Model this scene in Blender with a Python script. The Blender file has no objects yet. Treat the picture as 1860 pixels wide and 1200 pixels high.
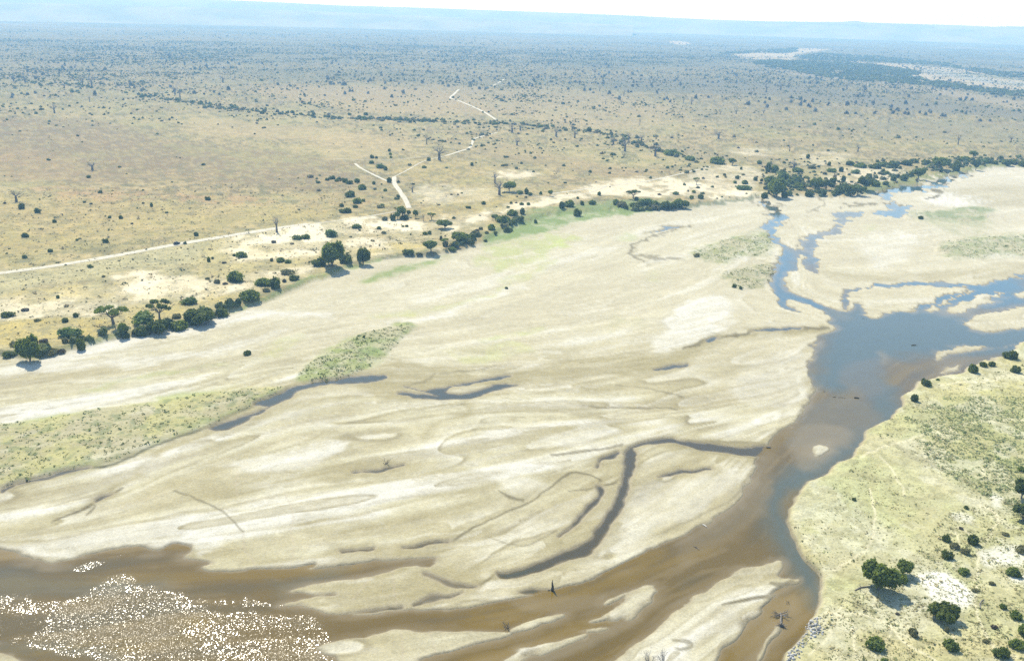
import bpy, math, time
import numpy as np
T0 = time.time()
SC = bpy.context.scene
COL = SC.collection

# ------------------------------------------------------------------ camera, sky, sun, exposure
CAM_H, FPX, CX, CY = 150.0, 1611.0, 930.0, 600.0
PITCH, ROLL = math.radians(19.5), 0.027
F = np.array([0.0, math.cos(PITCH), -math.sin(PITCH)])
U0 = np.array([0.0, math.sin(PITCH), math.cos(PITCH)])
R0 = np.array([1.0, 0.0, 0.0])
R = R0 * math.cos(ROLL) + U0 * math.sin(ROLL)
U = U0 * math.cos(ROLL) - R0 * math.sin(ROLL)
cd = bpy.data.cameras.new('camera')
cd.sensor_width = 36.0
cd.lens = 36.0 * FPX / 1860.0
cd.clip_start, cd.clip_end = 1.0, 150000.0
cam = bpy.data.objects.new('camera', cd)
COL.objects.link(cam)
from mathutils import Matrix
cam.matrix_world = Matrix(((R[0], U[0], -F[0], 0), (R[1], U[1], -F[1], 0), (R[2], U[2], -F[2], CAM_H), (0, 0, 0, 1)))
SC.camera = cam

SUN_AZ, SUN_EL = math.radians(-27.0), math.radians(50.0)      # azimuth from +Y towards +X
W = bpy.data.worlds.new('World'); SC.world = W; W.use_nodes = True
wn = W.node_tree.nodes
sky = wn.new('ShaderNodeTexSky'); sky.sky_type = 'NISHITA'; sky.sun_disc = False
sky.sun_elevation = SUN_EL; sky.sun_rotation = SUN_AZ
sky.altitude = 0; sky.air_density = 1.0; sky.dust_density = 0.3; sky.ozone_density = 1.0
W.node_tree.links.new(sky.outputs[0], wn['Background'].inputs[0])
wn['Background'].inputs[1].default_value = 0.14
sl = bpy.data.lights.new('sun', 'SUN'); sl.energy = 4.0; sl.angle = math.radians(0.55); sl.color = (1.0, 0.94, 0.80)
sun = bpy.data.objects.new('sun', sl); COL.objects.link(sun)
sun.rotation_euler = (math.pi / 2 - SUN_EL, 0, math.pi - SUN_AZ)
sun.location = (-200, 300, 400)
SC.view_settings.view_transform = 'Standard'
SC.view_settings.look = 'None'
SC.view_settings.exposure = 0.82
SC.view_settings.gamma = 1.0
SC.view_settings.use_curve_mapping = False
SC.cycles.volume_bounces = 1
SC.cycles.max_bounces = 6
SC.cycles.use_denoising = False
HAZE_DENSITY = 0.00016

# ------------------------------------------------------------------ ground geometry helpers
def at(x, y, z=0.0):
    """point of the ground level z that is seen at photograph position x, y"""
    x = np.asarray(x, float); y = np.asarray(y, float)
    d = (F[None] * FPX + R[None] * (x.reshape(-1, 1) - CX) - U[None] * (y.reshape(-1, 1) - CY))
    dz = np.minimum(d[:, 2], -1.2)
    t = (z - CAM_H) / dz
    return np.stack([d[:, 0] * t, d[:, 1] * t], 1)

def proj(X, Y, Z=0.0):
    P = np.stack([X, Y, np.zeros_like(X) + Z - CAM_H], 1)
    w = P @ F
    return CX + FPX * (P @ R) / w, CY - FPX * (P @ U) / w, w

def smooth_poly(P, closed=True, n=4):
    P = np.asarray(P, float)
    m = len(P)
    if closed:
        A, B, C_, D = np.roll(P, 1, 0), P, np.roll(P, -1, 0), np.roll(P, -2, 0)
    else:
        E = np.vstack([2 * P[0] - P[1], P, 2 * P[-1] - P[-2]])
        A, B, C_, D = E[:-3], E[1:-2], E[2:-1], E[3:]
    out = []
    for k in range(n):
        t = k / n
        out.append(0.5 * ((2 * B) + (-A + C_) * t + (2 * A - 5 * B + 4 * C_ - D) * t * t + (-A + 3 * B - 3 * C_ + D) * t ** 3))
    Q = np.stack(out, 1).reshape(-1, P.shape[1])
    if not closed:
        Q = np.vstack([Q, P[-1:]])
    return Q

def band(P, w, n=4):
    """outline of a tapered band along photograph points P, width w (number or list)"""
    P = np.asarray(P, float)
    w = np.zeros(len(P)) + np.asarray(w, float)
    Q = smooth_poly(np.column_stack([P, w]), False, n)
    t = np.gradient(Q[:, :2], axis=0)
    t /= np.linalg.norm(t, axis=1)[:, None] + 1e-9
    nn = np.stack([-t[:, 1], t[:, 0]], 1)
    h = Q[:, 2:3] / 2
    return np.vstack([Q[:, :2] + nn * h, (Q[:, :2] - nn * h)[::-1]])

def sdist(X, Y, poly, margin):
    """signed distance (positive inside) of points to a ground polygon, -margin beyond"""
    out = np.full(X.shape, -margin)
    lo, hi = poly.min(0) - margin, poly.max(0) + margin
    idx = np.nonzero((X > lo[0]) & (X < hi[0]) & (Y > lo[1]) & (Y < hi[1]))[0]
    if not len(idx):
        return out
    x, y = X[idx], Y[idx]
    d2 = np.full(x.shape, margin * margin); ins = np.zeros(x.shape, bool)
    Q = np.roll(poly, -1, 0)
    for (ax, ay), (bx, by) in zip(poly, Q):
        ex, ey = bx - ax, by - ay
        L = ex * ex + ey * ey + 1e-12
        px, py = x - ax, y - ay
        t = np.clip((px * ex + py * ey) / L, 0, 1)
        dx, dy = px - t * ex, py - t * ey
        d2 = np.minimum(d2, dx * dx + dy * dy)
        if ay != by:
            ins ^= ((ay > y) != (by > y)) & (x < ax + (y - ay) * ex / (ey if ey else 1e-9))
    d = np.sqrt(d2)
    out[idx] = np.where(ins, d, -d)
    return out

def inpoly(x, y, P):
    P = np.asarray(P, float); Q = np.roll(P, -1, 0)
    ins = np.zeros(x.shape, bool)
    for (ax, ay), (bx, by) in zip(P, Q):
        if ay != by:
            ins ^= ((ay > y) != (by > y)) & (x < ax + (y - ay) * (bx - ax) / (by - ay))
    return ins

RS = np.random.RandomState(7)
LAT = RS.rand(8, 256, 256).astype(np.float32)
def vnoise(x, y, k=0):
    xi = np.floor(x); yi = np.floor(y)
    fx = (x - xi); fy = (y - yi)
    fx = fx * fx * (3 - 2 * fx); fy = fy * fy * (3 - 2 * fy)
    xi = xi.astype(np.int64) & 255; yi = yi.astype(np.int64) & 255
    x1 = (xi + 1) & 255; y1 = (yi + 1) & 255
    L = LAT[k]
    return (L[yi, xi] * (1 - fx) + L[yi, x1] * fx) * (1 - fy) + (L[y1, xi] * (1 - fx) + L[y1, x1] * fx) * fy
def fbm(x, y, s, k=0, o=4):
    v = 0; a = 0.5; t = 0
    for i in range(o):
        c, sn = math.cos(i * 1.1), math.sin(i * 1.1)
        v = v + a * vnoise((x * c - y * sn) / s + 17.3 * i, (x * sn + y * c) / s + 9.1 * i, (k + i) % 8)
        t += a; a *= 0.55; s /= 2.03
    return v / t
def sstep(a, b, v):
    t = np.clip((v - a) / (b - a), 0, 1)
    return t * t * (3 - 2 * t)

# ------------------------------------------------------------------ traced outlines (photograph points on the ground)
ZP, ZE, ZI = 2.2, 1.5, 0.9          # levels of the plain, the east bank and the grassy bars above the water
def z6(*p): return [(1240 + a / 3, 400 + b / 3) for a, b in p]
def z3(*p): return [(1240 + a / 3, b / 3) for a, b in p]
def zb(*p): return [(620 + a / 3, 800 + b / 3) for a, b in p]
def zl(*p): return [(a / 3, 800 + b / 3) for a, b in p]
def zm(*p): return [(620 + a / 3, 400 + b / 3) for a, b in p]

RIVER = [(1508,592),(1497,603),(1486,613),(1478,627),(1470,647),(1467,667),(1475,687),(1478,710),(1466,732),(1456,748),(1448,761),(1427,777),(1407,793),(1394,814),
 (1376,843),(1363,867),(1343,900),(1317,927),(1280,950),(1240,973),(1187,1000),(1133,1027),(1087,1048),(1060,1063),(1020,1070),(990,1078),(965,1083),(940,1087),
 (903,1094),(867,1103),(827,1106),(800,1107),(767,1107),(747,1103),(720,1105),(687,1111),(650,1115),(620,1116),(600,1114),(573,1110),(545,1102),(520,1097),
 (550,1089),(580,1082),(610,1080),(567,1080),(520,1074),(540,1068),(567,1062),(600,1058),(640,1054),(687,1047),(747,1033),(777,1026),(793,1013),(767,1011),(740,1013),(720,1015),(670,1023),(620,1029),
 (585,1035),(550,1037),(555,1031),(567,1027),(540,1030),(517,1032),(467,1035),(423,1037),(387,1035),(367,1027),(393,1020),(373,1017),(333,1013),(347,1000),(328,992),(310,992),
 (287,1002),(253,997),(217,995),(187,1000),(150,1010),(110,1017),(67,1018),(23,1002),(0,998),(-60,990),(-200,985),(-420,1000),(-520,1190),(-350,1215),(-60,1180),(15,1186),(45,1205),(90,1290),
 (400,1330),(900,1330),(1300,1330),(1415,1240),(1427,1200),
 (1437,1180),(1453,1160),(1463,1143),(1470,1127),(1483,1110),(1490,1093),(1488,1067),(1485,1037),(1467,1020),(1453,1000),(1443,977),(1433,953),(1432,933),(1440,913),(1453,890),
 (1480,870),(1507,853),(1547,830),(1553,817),(1567,797),(1593,770),(1620,757),(1637,737),(1641,729),(1645,719),(1655,707),(1669,695),(1689,689),(1699,685),(1720,680),(1733,679),(1755,673),
 (1773,664),(1812,651),(1827,646),(1844,629),(1860,623),(1960,590),(2100,540),(2100,470),(1960,490),(1860,502),(1833,505),(1807,510),(1773,516),(1740,516),(1700,514),(1673,512),(1640,515),(1607,517),(1573,518),(1550,520),(1540,530),(1533,543),(1527,560),
 (1534,564),(1541,545),(1547,527),(1560,522),(1580,521),(1607,524),(1633,524),(1673,519),(1707,521),(1760,523),(1733,532),(1707,543),(1683,555),(1657,565),(1630,567),(1608,572),(1587,577),(1570,575),(1573,563),(1560,553),(1550,560),(1536,567),(1523,565),
 (1493,557),(1473,543),(1447,532),(1430,520),(1428,503),(1440,495),(1446,483),(1445,463),(1457,467),(1458,480),(1470,490),(1487,498),(1485,483),(1478,467),(1482,440),(1493,432),(1520,425),(1533,413),(1538,400),
 (1550,393),(1593,388),(1633,395),(1653,377),(1627,370),(1617,353),(1660,347),(1707,343),(1717,337),(1722,328),(1760,317),(1727,319),(1697,329),(1690,335),(1657,337),(1617,340),(1593,350),(1597,358),(1610,363),(1613,377),(1618,383),(1593,386),(1540,387),(1507,394),(1530,398),(1523,405),
 (1507,418),(1480,427),(1462,431),(1454,443),(1455,455),(1440,455),(1425,443),(1410,428),(1409,415),(1418,403),(1430,399),(1420,385),(1403,373),(1390,363),(1386,364),(1391,374),(1403,387),(1397,400),(1388,413),(1397,430),(1407,443),(1422,453),(1413,477),(1403,497),(1397,510),(1403,523),
 (1417,543),(1420,558),(1438,566),(1453,566),(1437,558),(1432,543),(1452,550),(1475,560),(1500,573)]
BARS = [
 [(1685,563),(1703,553),(1730,540),(1760,528),(1770,530),(1750,538),(1720,553),(1697,565)],
 [(1717,565),(1740,550),(1760,543),(1787,533),(1823,526),(1820,532),(1807,540),(1780,552),(1753,562),(1733,567)],
 [(1753,587),(1773,573),(1807,565),(1840,558),(1870,554),(1900,560),(1900,585),(1870,592),(1833,595),(1807,602),(1780,603),(1767,597)],
 [(1840,535),(1870,527),(1890,530),(1870,542)],
 [(1704,640),(1709,635),(1733,630),(1760,627),(1788,629),(1784,633),(1760,639),(1741,643),(1725,647),(1704,655),(1699,650)],
 [(1697,676),(1709,669),(1725,664),(1744,660),(1745,664),(1725,671),(1701,679)],
 [(1473,813),(1493,807),(1510,817),(1500,830),(1480,830)],
 [(575,1178),(600,1167),(620,1161),(660,1152),(710,1145),(770,1147),(870,1148),(927,1147),(897,1160),(853,1173),(807,1183),(763,1197),(735,1215),(640,1212),(610,1192)],
 [(927,1140),(953,1128),(987,1122),(1027,1117),(1013,1127),(980,1137),(950,1144),(935,1146)],
 [(913,1197),(930,1187),(940,1177),(980,1168),(1020,1162),(1063,1155),(1020,1170),(990,1180),(953,1190),(930,1204),(905,1204)],
 [(1067,1130),(1093,1120),(1113,1107),(1127,1093),(1140,1077),(1167,1063),(1187,1062),(1193,1067),(1183,1090),(1167,1103),(1147,1120),(1120,1130),(1087,1133)],
 [(1103,1097),(1113,1087),(1140,1077),(1120,1093)],
 [(1043,1151),(1060,1145),(1100,1140),(1070,1149)],
 [(1420,1018),(1390,1023),(1350,1033),(1327,1043),(1307,1057),(1283,1073),(1260,1083),(1240,1099),(1213,1120),(1187,1150),(1153,1177),(1118,1203),(1080,1250),(1240,1270),(1297,1210),(1307,1187),(1317,1173),(1340,1153),(1363,1127),(1383,1107),(1403,1087),(1425,1068),(1447,1058),(1440,1050),(1410,1047),(1416,1033)],
 [(1403,1138),(1417,1136),(1414,1152),(1400,1167),(1390,1188),(1380,1203),(1370,1203),(1383,1167)],
 z3((1395,1153),(1425,1140),(1410,1172)),
]
POOLS = [
 [(380,778),(395,770),(413,765),(437,760),(470,748),(487,740),(463,737),(470,727),(500,716),(530,707),(570,695),(620,687),(660,681),(695,680),(697,686),(680,692),(650,696),(600,697),(560,706),(530,718),(510,728),(500,736),(470,752),(440,768),(415,780),(395,782)],
 zm((345,900),(400,920),(450,935),(520,915),(570,905),(650,890),(750,865),(850,845),(920,840),(900,855),(800,870),(700,890),(600,905),(560,930),(600,945),(700,940),(760,925),(830,905),(900,895),(960,898),(900,915),(820,935),(760,955),(700,975),(600,980),(480,980),(380,970),(300,950),(340,942),(450,955),(510,955),(440,945),(380,920)),
 band([(1184,672),(1213,668),(1247,663)], [2,6,2]),
 band([(1282,621),(1293,617),(1306,611)], [3,6,2]),
 band([(1368,603),(1400,600),(1440,599),(1455,598)], [2,5,4,2]),
 band([(1180,425),(1205,418),(1240,413)], [1,5,1]),
 [(1133,827),(1132,853),(1130,880),(1120,910),(1100,943),(1080,970),(1060,987),(1030,1000),(987,1018),(953,1030),(920,1038),(903,1038),(910,1048),(940,1048),(980,1038),(1030,1020),(1063,1007),(1087,990),(1103,967),(1120,940),(1137,910),(1142,877),(1147,853),(1157,827),(1153,812),(1190,806),(1230,806),(1260,814),(1300,820),(1350,827),(1395,829),(1410,820),(1405,808),(1350,810),(1300,806),(1240,800),(1215,795),(1187,799),(1153,806),(1138,815)],
 band([(1088,883),(1092,895),(1080,915),(1063,935),(1043,953),(1020,975)], [4,9,8,8,5,2]),
 band([(1125,822),(1112,830),(1097,834),(1084,848)], [9,8,5,2]),
 band([(1196,864),(1220,859),(1250,857),(1290,852)], [1,4,6,3]),
 band([(940,1079),(965,1076),(985,1075),(1000,1073)], [2,8,7,2]),
 band([(620,1114),(687,1106),(728,1102)], [3,5,2]),
 band([(750,1098),(780,1090),(820,1084),(842,1078)], [4,9,6,2]),
 band([(770,1043),(800,1054),(820,1063),(845,1067),(868,1066)], [3,7,9,7,3]),
 band([(0,896),(15,886),(40,877),(100,864),(130,858),(160,852)], [5,5,4,5,4,1]),
 band([(177,910),(188,903),(203,897)], [2,5,2]),
 band([(640,858),(693,852),(737,841)], [2,3,2]),
 band([(620,1003),(645,1000),(677,998)], [4,5,2]),
 band([(730,996),(753,991),(787,984),(815,982)], [2,5,4,1]),
]
PLAIN = [(-900,640),(-300,660),(0,645),(40,650),(110,638),(165,625),(215,609),(265,604),(320,592),(372,577),(430,558),(470,546),(520,530),(560,512),(600,500),(640,484),(690,468),(740,464),(775,462),(830,452),(870,440),(900,425),
 (940,408),(985,392),(1040,384),(1110,380),(1180,378),(1250,374),(1320,364),(1380,357),(1440,354),(1520,355),(1565,353),(1600,344),(1650,337),(1700,322),(1760,310),(1800,303),(1870,300),(2100,296),(2600,280),(2600,-50),(-900,-50)]
EAST = [(1427,1205),(1437,1180),(1455,1160),(1465,1143),(1472,1127),(1485,1110),(1492,1093),(1490,1067),(1487,1037),(1469,1020),(1455,1000),(1445,977),(1435,953),(1434,933),(1442,913),(1455,890),
 (1482,870),(1509,853),(1549,830),(1556,815),(1569,797),(1595,770),(1622,757),(1639,737),(1643,729),(1648,719),(1658,707),(1672,695),(1690,690),(1722,681),(1756,674),(1775,665),(1814,652),(1829,647),(1846,630),(1862,625),(2000,585),(2400,560),(2700,1500),(1400,1500)]
ISLES = [
 [(-120,870),(-100,780),(0,768),(60,763),(150,748),(250,733),(330,720),(400,710),(470,703),(525,700),(500,715),(460,733),(400,763),(350,782),(280,803),(200,835),(100,858),(30,876),(0,885)],
 [(538,690),(545,672),(575,650),(620,625),(660,605),(745,586),(738,605),(705,640),(672,662),(640,680),(585,692)],
 z6((55,170),(120,145),(250,100),(400,80),(470,75),(485,140),(460,190),(330,200),(250,230),(130,220),(70,195)),
 z6((190,310),(230,290),(330,260),(500,235),(500,265),(470,330),(400,365),(330,375),(290,360),(250,320)),
 [(1645,392),(1670,385),(1710,380),(1760,376),(1800,378),(1795,395),(1770,405),(1730,402),(1680,400)],
 z6((1390,150),(1440,110),(1550,100),(1700,85),(1900,85),(1900,180),(1700,195),(1560,205),(1450,200)),
]
FLOW = [
 [(0,960),(150,930),(350,850),(600,780),(850,740),(1100,740),(1300,725),(1470,690)],
 [(0,700),(300,650),(600,580),(800,560),(1000,500),(1200,430),(1380,370)],
 [(100,1000),(400,950),(700,885),(1000,850),(1250,790),(1440,745)],
 [(400,1030),(700,985),(900,935),(1050,865),(1200,812)],
 [(620,1120),(900,1100),(1100,1050),(1250,975),(1350,890),(1420,790),(1480,700),(1530,610)],
 [(1030,1150),(1250,1050),(1400,1010),(1430,950)],
 [(1150,1200),(1300,1080),(1440,1050)],
 [(1330,1200),(1450,1100),(1480,1050),(1430,950)],
 [(0,640),(300,605),(600,505),(900,445),(1200,395),(1400,376),(1600,370),(1860,340)],
 [(1400,400),(1430,450),(1410,510),(1450,550),(1510,580)],
 [(1250,640),(1400,600),(1500,592)],
 [(1500,470),(1650,440),(1860,430)], [(1560,545),(1700,540),(1860,510)],
 [(-200,1050),(0,1050),(300,1060),(620,1060),(800,1000)], [(-200,1180),(0,1200),(300,1150),(600,1140)],
 [(700,640),(1000,600),(1200,560),(1350,480),(1390,400)],
 [(0,860),(200,820),(400,750),(600,690),(760,690),(950,690),(1200,660),(1400,605)],
 [(1290,700),(1380,660),(1470,620)], [(900,720),(1150,690),(1400,690)],
]

# ------------------------------------------------------------------ the ground sheet: a fan of rows that widen with distance
NA, NR = 1150, 690
az = np.tan(np.linspace(math.radians(-41), math.radians(41), NA)) * 0.35 + np.linspace(math.radians(-41), math.radians(41), NA) * 0.65
az = np.linspace(math.radians(-42), math.radians(42), NA)
th = np.concatenate([np.linspace(math.radians(52), math.radians(3.0), NR - 80), np.linspace(math.radians(2.95), math.radians(0.66), 80)])
dist = CAM_H / np.tan(th)
AZ, DD = np.meshgrid(az, dist)
VX, VY = (np.sin(AZ) * DD).ravel(), (np.cos(AZ) * DD).ravel()
D = DD.ravel()
PX0, PY0, _ = proj(VX, VY, 0.0)
print('grid', len(VX), round(time.time() - T0, 1))

# natural wobble of every outline
wa = 0.25 + 0.0022 * D
def warp(sx, k):
    return (fbm(VX, VY, sx, k, 3) - 0.5)
WX = VX + wa * 5.0 * warp(9.0, 0) * np.clip(D / 500, 0.5, 1.5)
WY = VY + wa * 5.0 * warp(9.0, 3) * np.clip(D / 300, 0.6, 3)
WX2 = VX + wa * 9 * warp(12.0, 5); WY2 = VY + wa * 11 * warp(12.0, 6)

def ground_poly(P, z=0.0, sm=True, n=3):
    P = np.asarray(P, float)
    if sm: P = smooth_poly(P, True, n)
    return at(P[:, 0], P[:, 1], z)

def maskp(P, z=0.0, soft=3.0, sm=True, rough=False, n=3):
    """0..1 mask of a traced patch; soft = edge width in pixels of the photograph"""
    g = ground_poly(P, z, sm, n)
    d0 = np.hypot(*g.mean(0))
    s = soft * d0 / FPX * 2.0
    X, Y = (WX2, WY2) if rough else (WX, WY)
    return sstep(-s, s, sdist(X, Y, g, s * 1.5))

land = RS  # keep name
sd_river = sdist(WX, WY, ground_poly(RIVER), 12.0)
for b in BARS:
    g = ground_poly(b)
    sd_river = np.minimum(sd_river, -sdist(WX, WY, g, 12.0))
sd_pool = np.full(VX.shape, -12.0)
for b in POOLS:
    sd_pool = np.maximum(sd_pool, sdist(WX, WY, ground_poly(b, 0, True, 2), 12.0))
sd_pool_w = sd_pool + .25 - (fbm(VX, VY, 5, 2, 3) - 0.5) * 1.3
sd_water = np.maximum(sd_river, sd_pool_w)
gp = ground_poly(PLAIN, 1.2, True, 2)
sd_plain = sdist(WX, WY, gp, 40.0)
sd_east = sdist(WX, WY, ground_poly(EAST, 0.5), 12.0)
sd_isle = np.full(VX.shape, -12.0)
for b in ISLES:
    sd_isle = np.maximum(sd_isle, sdist(WX, WY, ground_poly(b, 0.5), 12.0))
print('sd', round(time.time() - T0, 1))

# ------------------------------------------------------------------ flow-drawn streaks in the sand
fp, fd = [], []
for L in FLOW:
    Q = smooth_poly(L, False, 6); g = at(Q[:, 0], Q[:, 1])
    t = np.gradient(g, axis=0); t /= np.linalg.norm(t, axis=1)[:, None]
    fp.append(g); fd.append(t)
fp, fd = np.vstack(fp), np.vstack(fd)
GX0, GY0, GS = -1100.0, 40.0, 8.0
gx, gy = np.meshgrid(np.arange(GX0, 1500, GS), np.arange(GY0, 2300, GS))
gdx = np.zeros(gx.size); gdy = np.zeros(gx.size); gw = 0
for (ax, ay), (ux, uy) in zip(fp, fd):
    w = 1.0 / ((gx.ravel() - ax) ** 2 + (gy.ravel() - ay) ** 2 + 60.0) ** 1.6
    gdx += w * ux; gdy += w * uy
n_ = np.hypot(gdx, gdy) + 1e-20
gdx = (gdx / n_).reshape(gx.shape); gdy = (gdy / n_).reshape(gx.shape)
def flowdir(x, y):
    fi = np.clip((y - GY0) / GS, 0, gx.shape[0] - 1.01); fj = np.clip((x - GX0) / GS, 0, gx.shape[1] - 1.01)
    i, j = fi.astype(int), fj.astype(int); fi -= i; fj -= j
    o = []
    for G in (gdx, gdy):
        o.append((G[i, j] * (1 - fj) + G[i, j + 1] * fj) * (1 - fi) + (G[i + 1, j] * (1 - fj) + G[i + 1, j + 1] * fj) * fi)
    return o
bed = (sd_plain < 8) & (D < 2600)
bi = np.nonzero(bed)[0]
def lic(s, L, n, k, wob=0.0):
    x, y = VX[bi].copy(), VY[bi].copy()
    if wob:
        x += (vnoise(x / (s * 3), y / (s * 3), 1) - .5) * wob; y += (vnoise(x / (s * 3), y / (s * 3), 2) - .5) * wob
    acc = 0; st = L / n; x0, y0 = x.copy(), y.copy()
    for i in range(n // 2):
        acc = acc + vnoise(x / s, y / s, k)
        u, v = flowdir(x, y); x = x + u * st; y = y + v * st
    x, y = x0, y0
    for i in range(n // 2):
        u, v = flowdir(x, y); x = x - u * st; y = y - v * st
        acc = acc + vnoise(x / s, y / s, k)
    acc = acc / n
    acc = (acc - acc.mean()) / acc.std()
    out = np.zeros(VX.shape); out[bi] = acc
    return out
S1 = lic(1.6, 26, 16, 0, 0.8)
S2 = lic(5.0, 70, 24, 1, 4)
S3 = lic(14.0, 300, 56, 2, 16)
S0 = lic(0.7, 11, 12, 3, 0.3) * np.clip(1.6 - D / 450, 0, 1)
S4 = lic(4.5, 130, 36, 4, 3)
S5 = lic(24.0, 640, 56, 5, 24)
print('lic', round(time.time() - T0, 1))

# the flow frays the water's edge on the sand side
fray = (.45 * S2 + .30 * S1 + 1.3 * (fbm(VX, VY, 3.5, 7, 3) - .5)) * np.clip(.6 + D / 500, 0, 2.2) * sstep(-1.0, -4.0, sd_east) * sstep(-1, -4, sd_plain)
sd_river = np.where(sd_river > -11.5, sd_river + fray * np.exp(-np.abs(sd_river) / 4), sd_river)
sd_water = np.maximum(sd_river, sd_pool_w)
# ------------------------------------------------------------------ heights
roll_ = (fbm(VX, VY, 260, 4, 3) - 0.5)
z_bed = 0.30 + 0.035 * S2 + 0.05 * S3 + 0.015 * S1
z = z_bed
z = z + (ZI + 0.25 * (fbm(VX, VY, 14, 5, 3) - .5) - z) * sstep(-1.5, 1.5, sd_isle)
pe = sstep(-0.9, 1.2, sd_east)
z = z + (ZE + 0.5 * (fbm(VX, VY, 22, 5, 4) - .5) - z) * pe
pm = sstep(-1.5, 2.5, sd_plain)
z_plain = ZP + 0.5 * (fbm(VX, VY, 60, 6, 3) - .5) * np.clip(sd_plain / 20, 0, 1)
z = z + (z_plain - z) * pm
wm = sstep(-0.55, 0.9, sd_water / (1 + D / 700))
z = z * (1 - wm) - 0.35 * wm
def height_at(X, Y):
    """ground height at arbitrary points, read off the sheet"""
    X = np.atleast_1d(X); Y = np.atleast_1d(Y)
    a = np.arctan2(X, Y); d = np.hypot(X, Y)
    j = np.clip((a - az[0]) / (az[1] - az[0]), 0, NA - 1.001)
    t = np.arctan2(CAM_H, d)
    i = np.clip(np.interp(-t, -th, np.arange(NR)), 0, NR - 1.001)
    i0, j0 = i.astype(int), j.astype(int); fi, fj = i - i0, j - j0
    Z = z.reshape(NR, NA)
    return (Z[i0, j0] * (1 - fj) + Z[i0, j0 + 1] * fj) * (1 - fi) + (Z[i0 + 1, j0] * (1 - fj) + Z[i0 + 1, j0 + 1] * fj) * fi
def ground(x, y):
    """world point of the ground seen at photograph position x, y"""
    zz = 0.0
    for _ in range(4):
        p = at(x, y, zz)[0]; zz = float(height_at(p[0], p[1])[0]); zz = max(zz, 0.0)
    return float(p[0]), float(p[1]), zz

# ------------------------------------------------------------------ ground colours (soil, sand and grass cover, plus some painted shade and sky reflection)
col = np.zeros((len(VX), 3))
def mix(c, m):
    global col
    m = np.clip(m, 0, 1)[:, None]
    c = np.asarray(c); col = col * (1 - m) + (c if c.ndim == 2 else c[None]) * m
n_s = fbm(VX, VY, 3.0, 0, 3); n_m = fbm(VX, VY, 18, 1, 4); n_l = fbm(VX, VY, 90, 2, 4); n_x = fbm(VX, VY, 420, 3, 4)
SAND, WHITE, TAN, WETS = (.375, .335, .205), (.53, .51, .43), (.27, .232, .12), (.12, .10, .052)
GREEN, YEL, OLV, KHAKI, BROWN, PALE = (.165, .225, .065), (.345, .33, .125), (.135, .165, .065), (.315, .30, .16), (.215, .19, .125), (.43, .395, .255)
col[:] = SAND
mix(PALE, sstep(-.4, 1.0, S2 * .5 + S3 * .7 + S5 * .5) * .85)
mix((.33, .29, .175), sstep(.3, 1.6, -S5 - S3 * .4) * .5)
mix(WHITE, sstep(.9, 2.1, S2 * .6 + S1 * .2 + S3 * .7 + S5 * .4) * .8)
mix(TAN, sstep(1.0, 2.0, -S2 * .7 - S3 * .7) * .6)
mix(TAN, sstep(1.2, 2.3, -S1) * .4)
mix((.46, .43, .32), sstep(.9, 2.2, S0) * .35)
mix((.25, .215, .12), sstep(1.1, 2.3, -S0) * .35)
def phase(v):
    """position within a repeating bar front, and how much of it one cell of the sheet spans"""
    q = v.reshape(NR, NA); gr = np.maximum(np.abs(np.diff(q, axis=0, append=q[-1:])), np.abs(np.diff(q, axis=1, append=q[:, -1:]))).ravel()
    return v - np.floor(v), np.clip(gr * 1.25, .02, .25)
nf = np.clip(1.5 - D / 600, .15, 1)
mix((.265, .23, .135), sstep(.7, 2.0, -S4 - S1 * .35) * .6 * nf)
mix((.245, .21, .125), sstep(1.0, 2.2, S1 - S2 * .4) * .4 * nf)
saw, gw = phase((S3 * .62 + S5 * .45) * .95)
f0, f1 = sstep(0, 1, saw / gw), sstep(0, 1, (1 - saw) / gw)
mix(TAN, (1 - saw) ** 2.6 * f0 * .8 * (.25 + .75 * sstep(.38, .55, n_l)))
mix((.215, .185, .105), np.exp(-((saw - gw) / np.maximum(.035, gw * .8)) ** 2) * .8 * np.clip(.05 / gw, .3, 1) * sstep(.40, .52, n_m))
mix(WHITE, saw ** 5 * f1 * .5)
saw2, gw2 = phase(S2 * .25 + S4 * .5)
mix(TAN, (1 - saw2) ** 3 * sstep(0, 1, saw2 / gw2) * .55 * sstep(.42, .56, fbm(VX, VY, 60, 5, 3)))
mix((.23, .2, .12), np.exp(-((saw2 - gw2) / np.maximum(.05, gw2)) ** 2) * .4 * np.clip(.06 / gw2, .2, 1) * sstep(.44, .56, fbm(VX, VY, 45, 1, 3)))
mix(WHITE, saw2 ** 4 * .3 * sstep(.45, .6, fbm(VX, VY, 50, 2, 3)))
col *= (1 + .07 * (fbm(VX, VY, 7, 6, 4) - .5) * 2)[:, None]
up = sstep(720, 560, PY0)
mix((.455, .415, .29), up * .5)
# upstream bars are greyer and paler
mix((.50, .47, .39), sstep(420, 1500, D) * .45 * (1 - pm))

def tone(c, P, k=1.0, soft=8, z_=0.0, rough=True, nz=None):
    m = maskp(P, z_, soft, True, rough)
    if nz is not None: m = m * nz
    mix(c, m * k)
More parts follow.
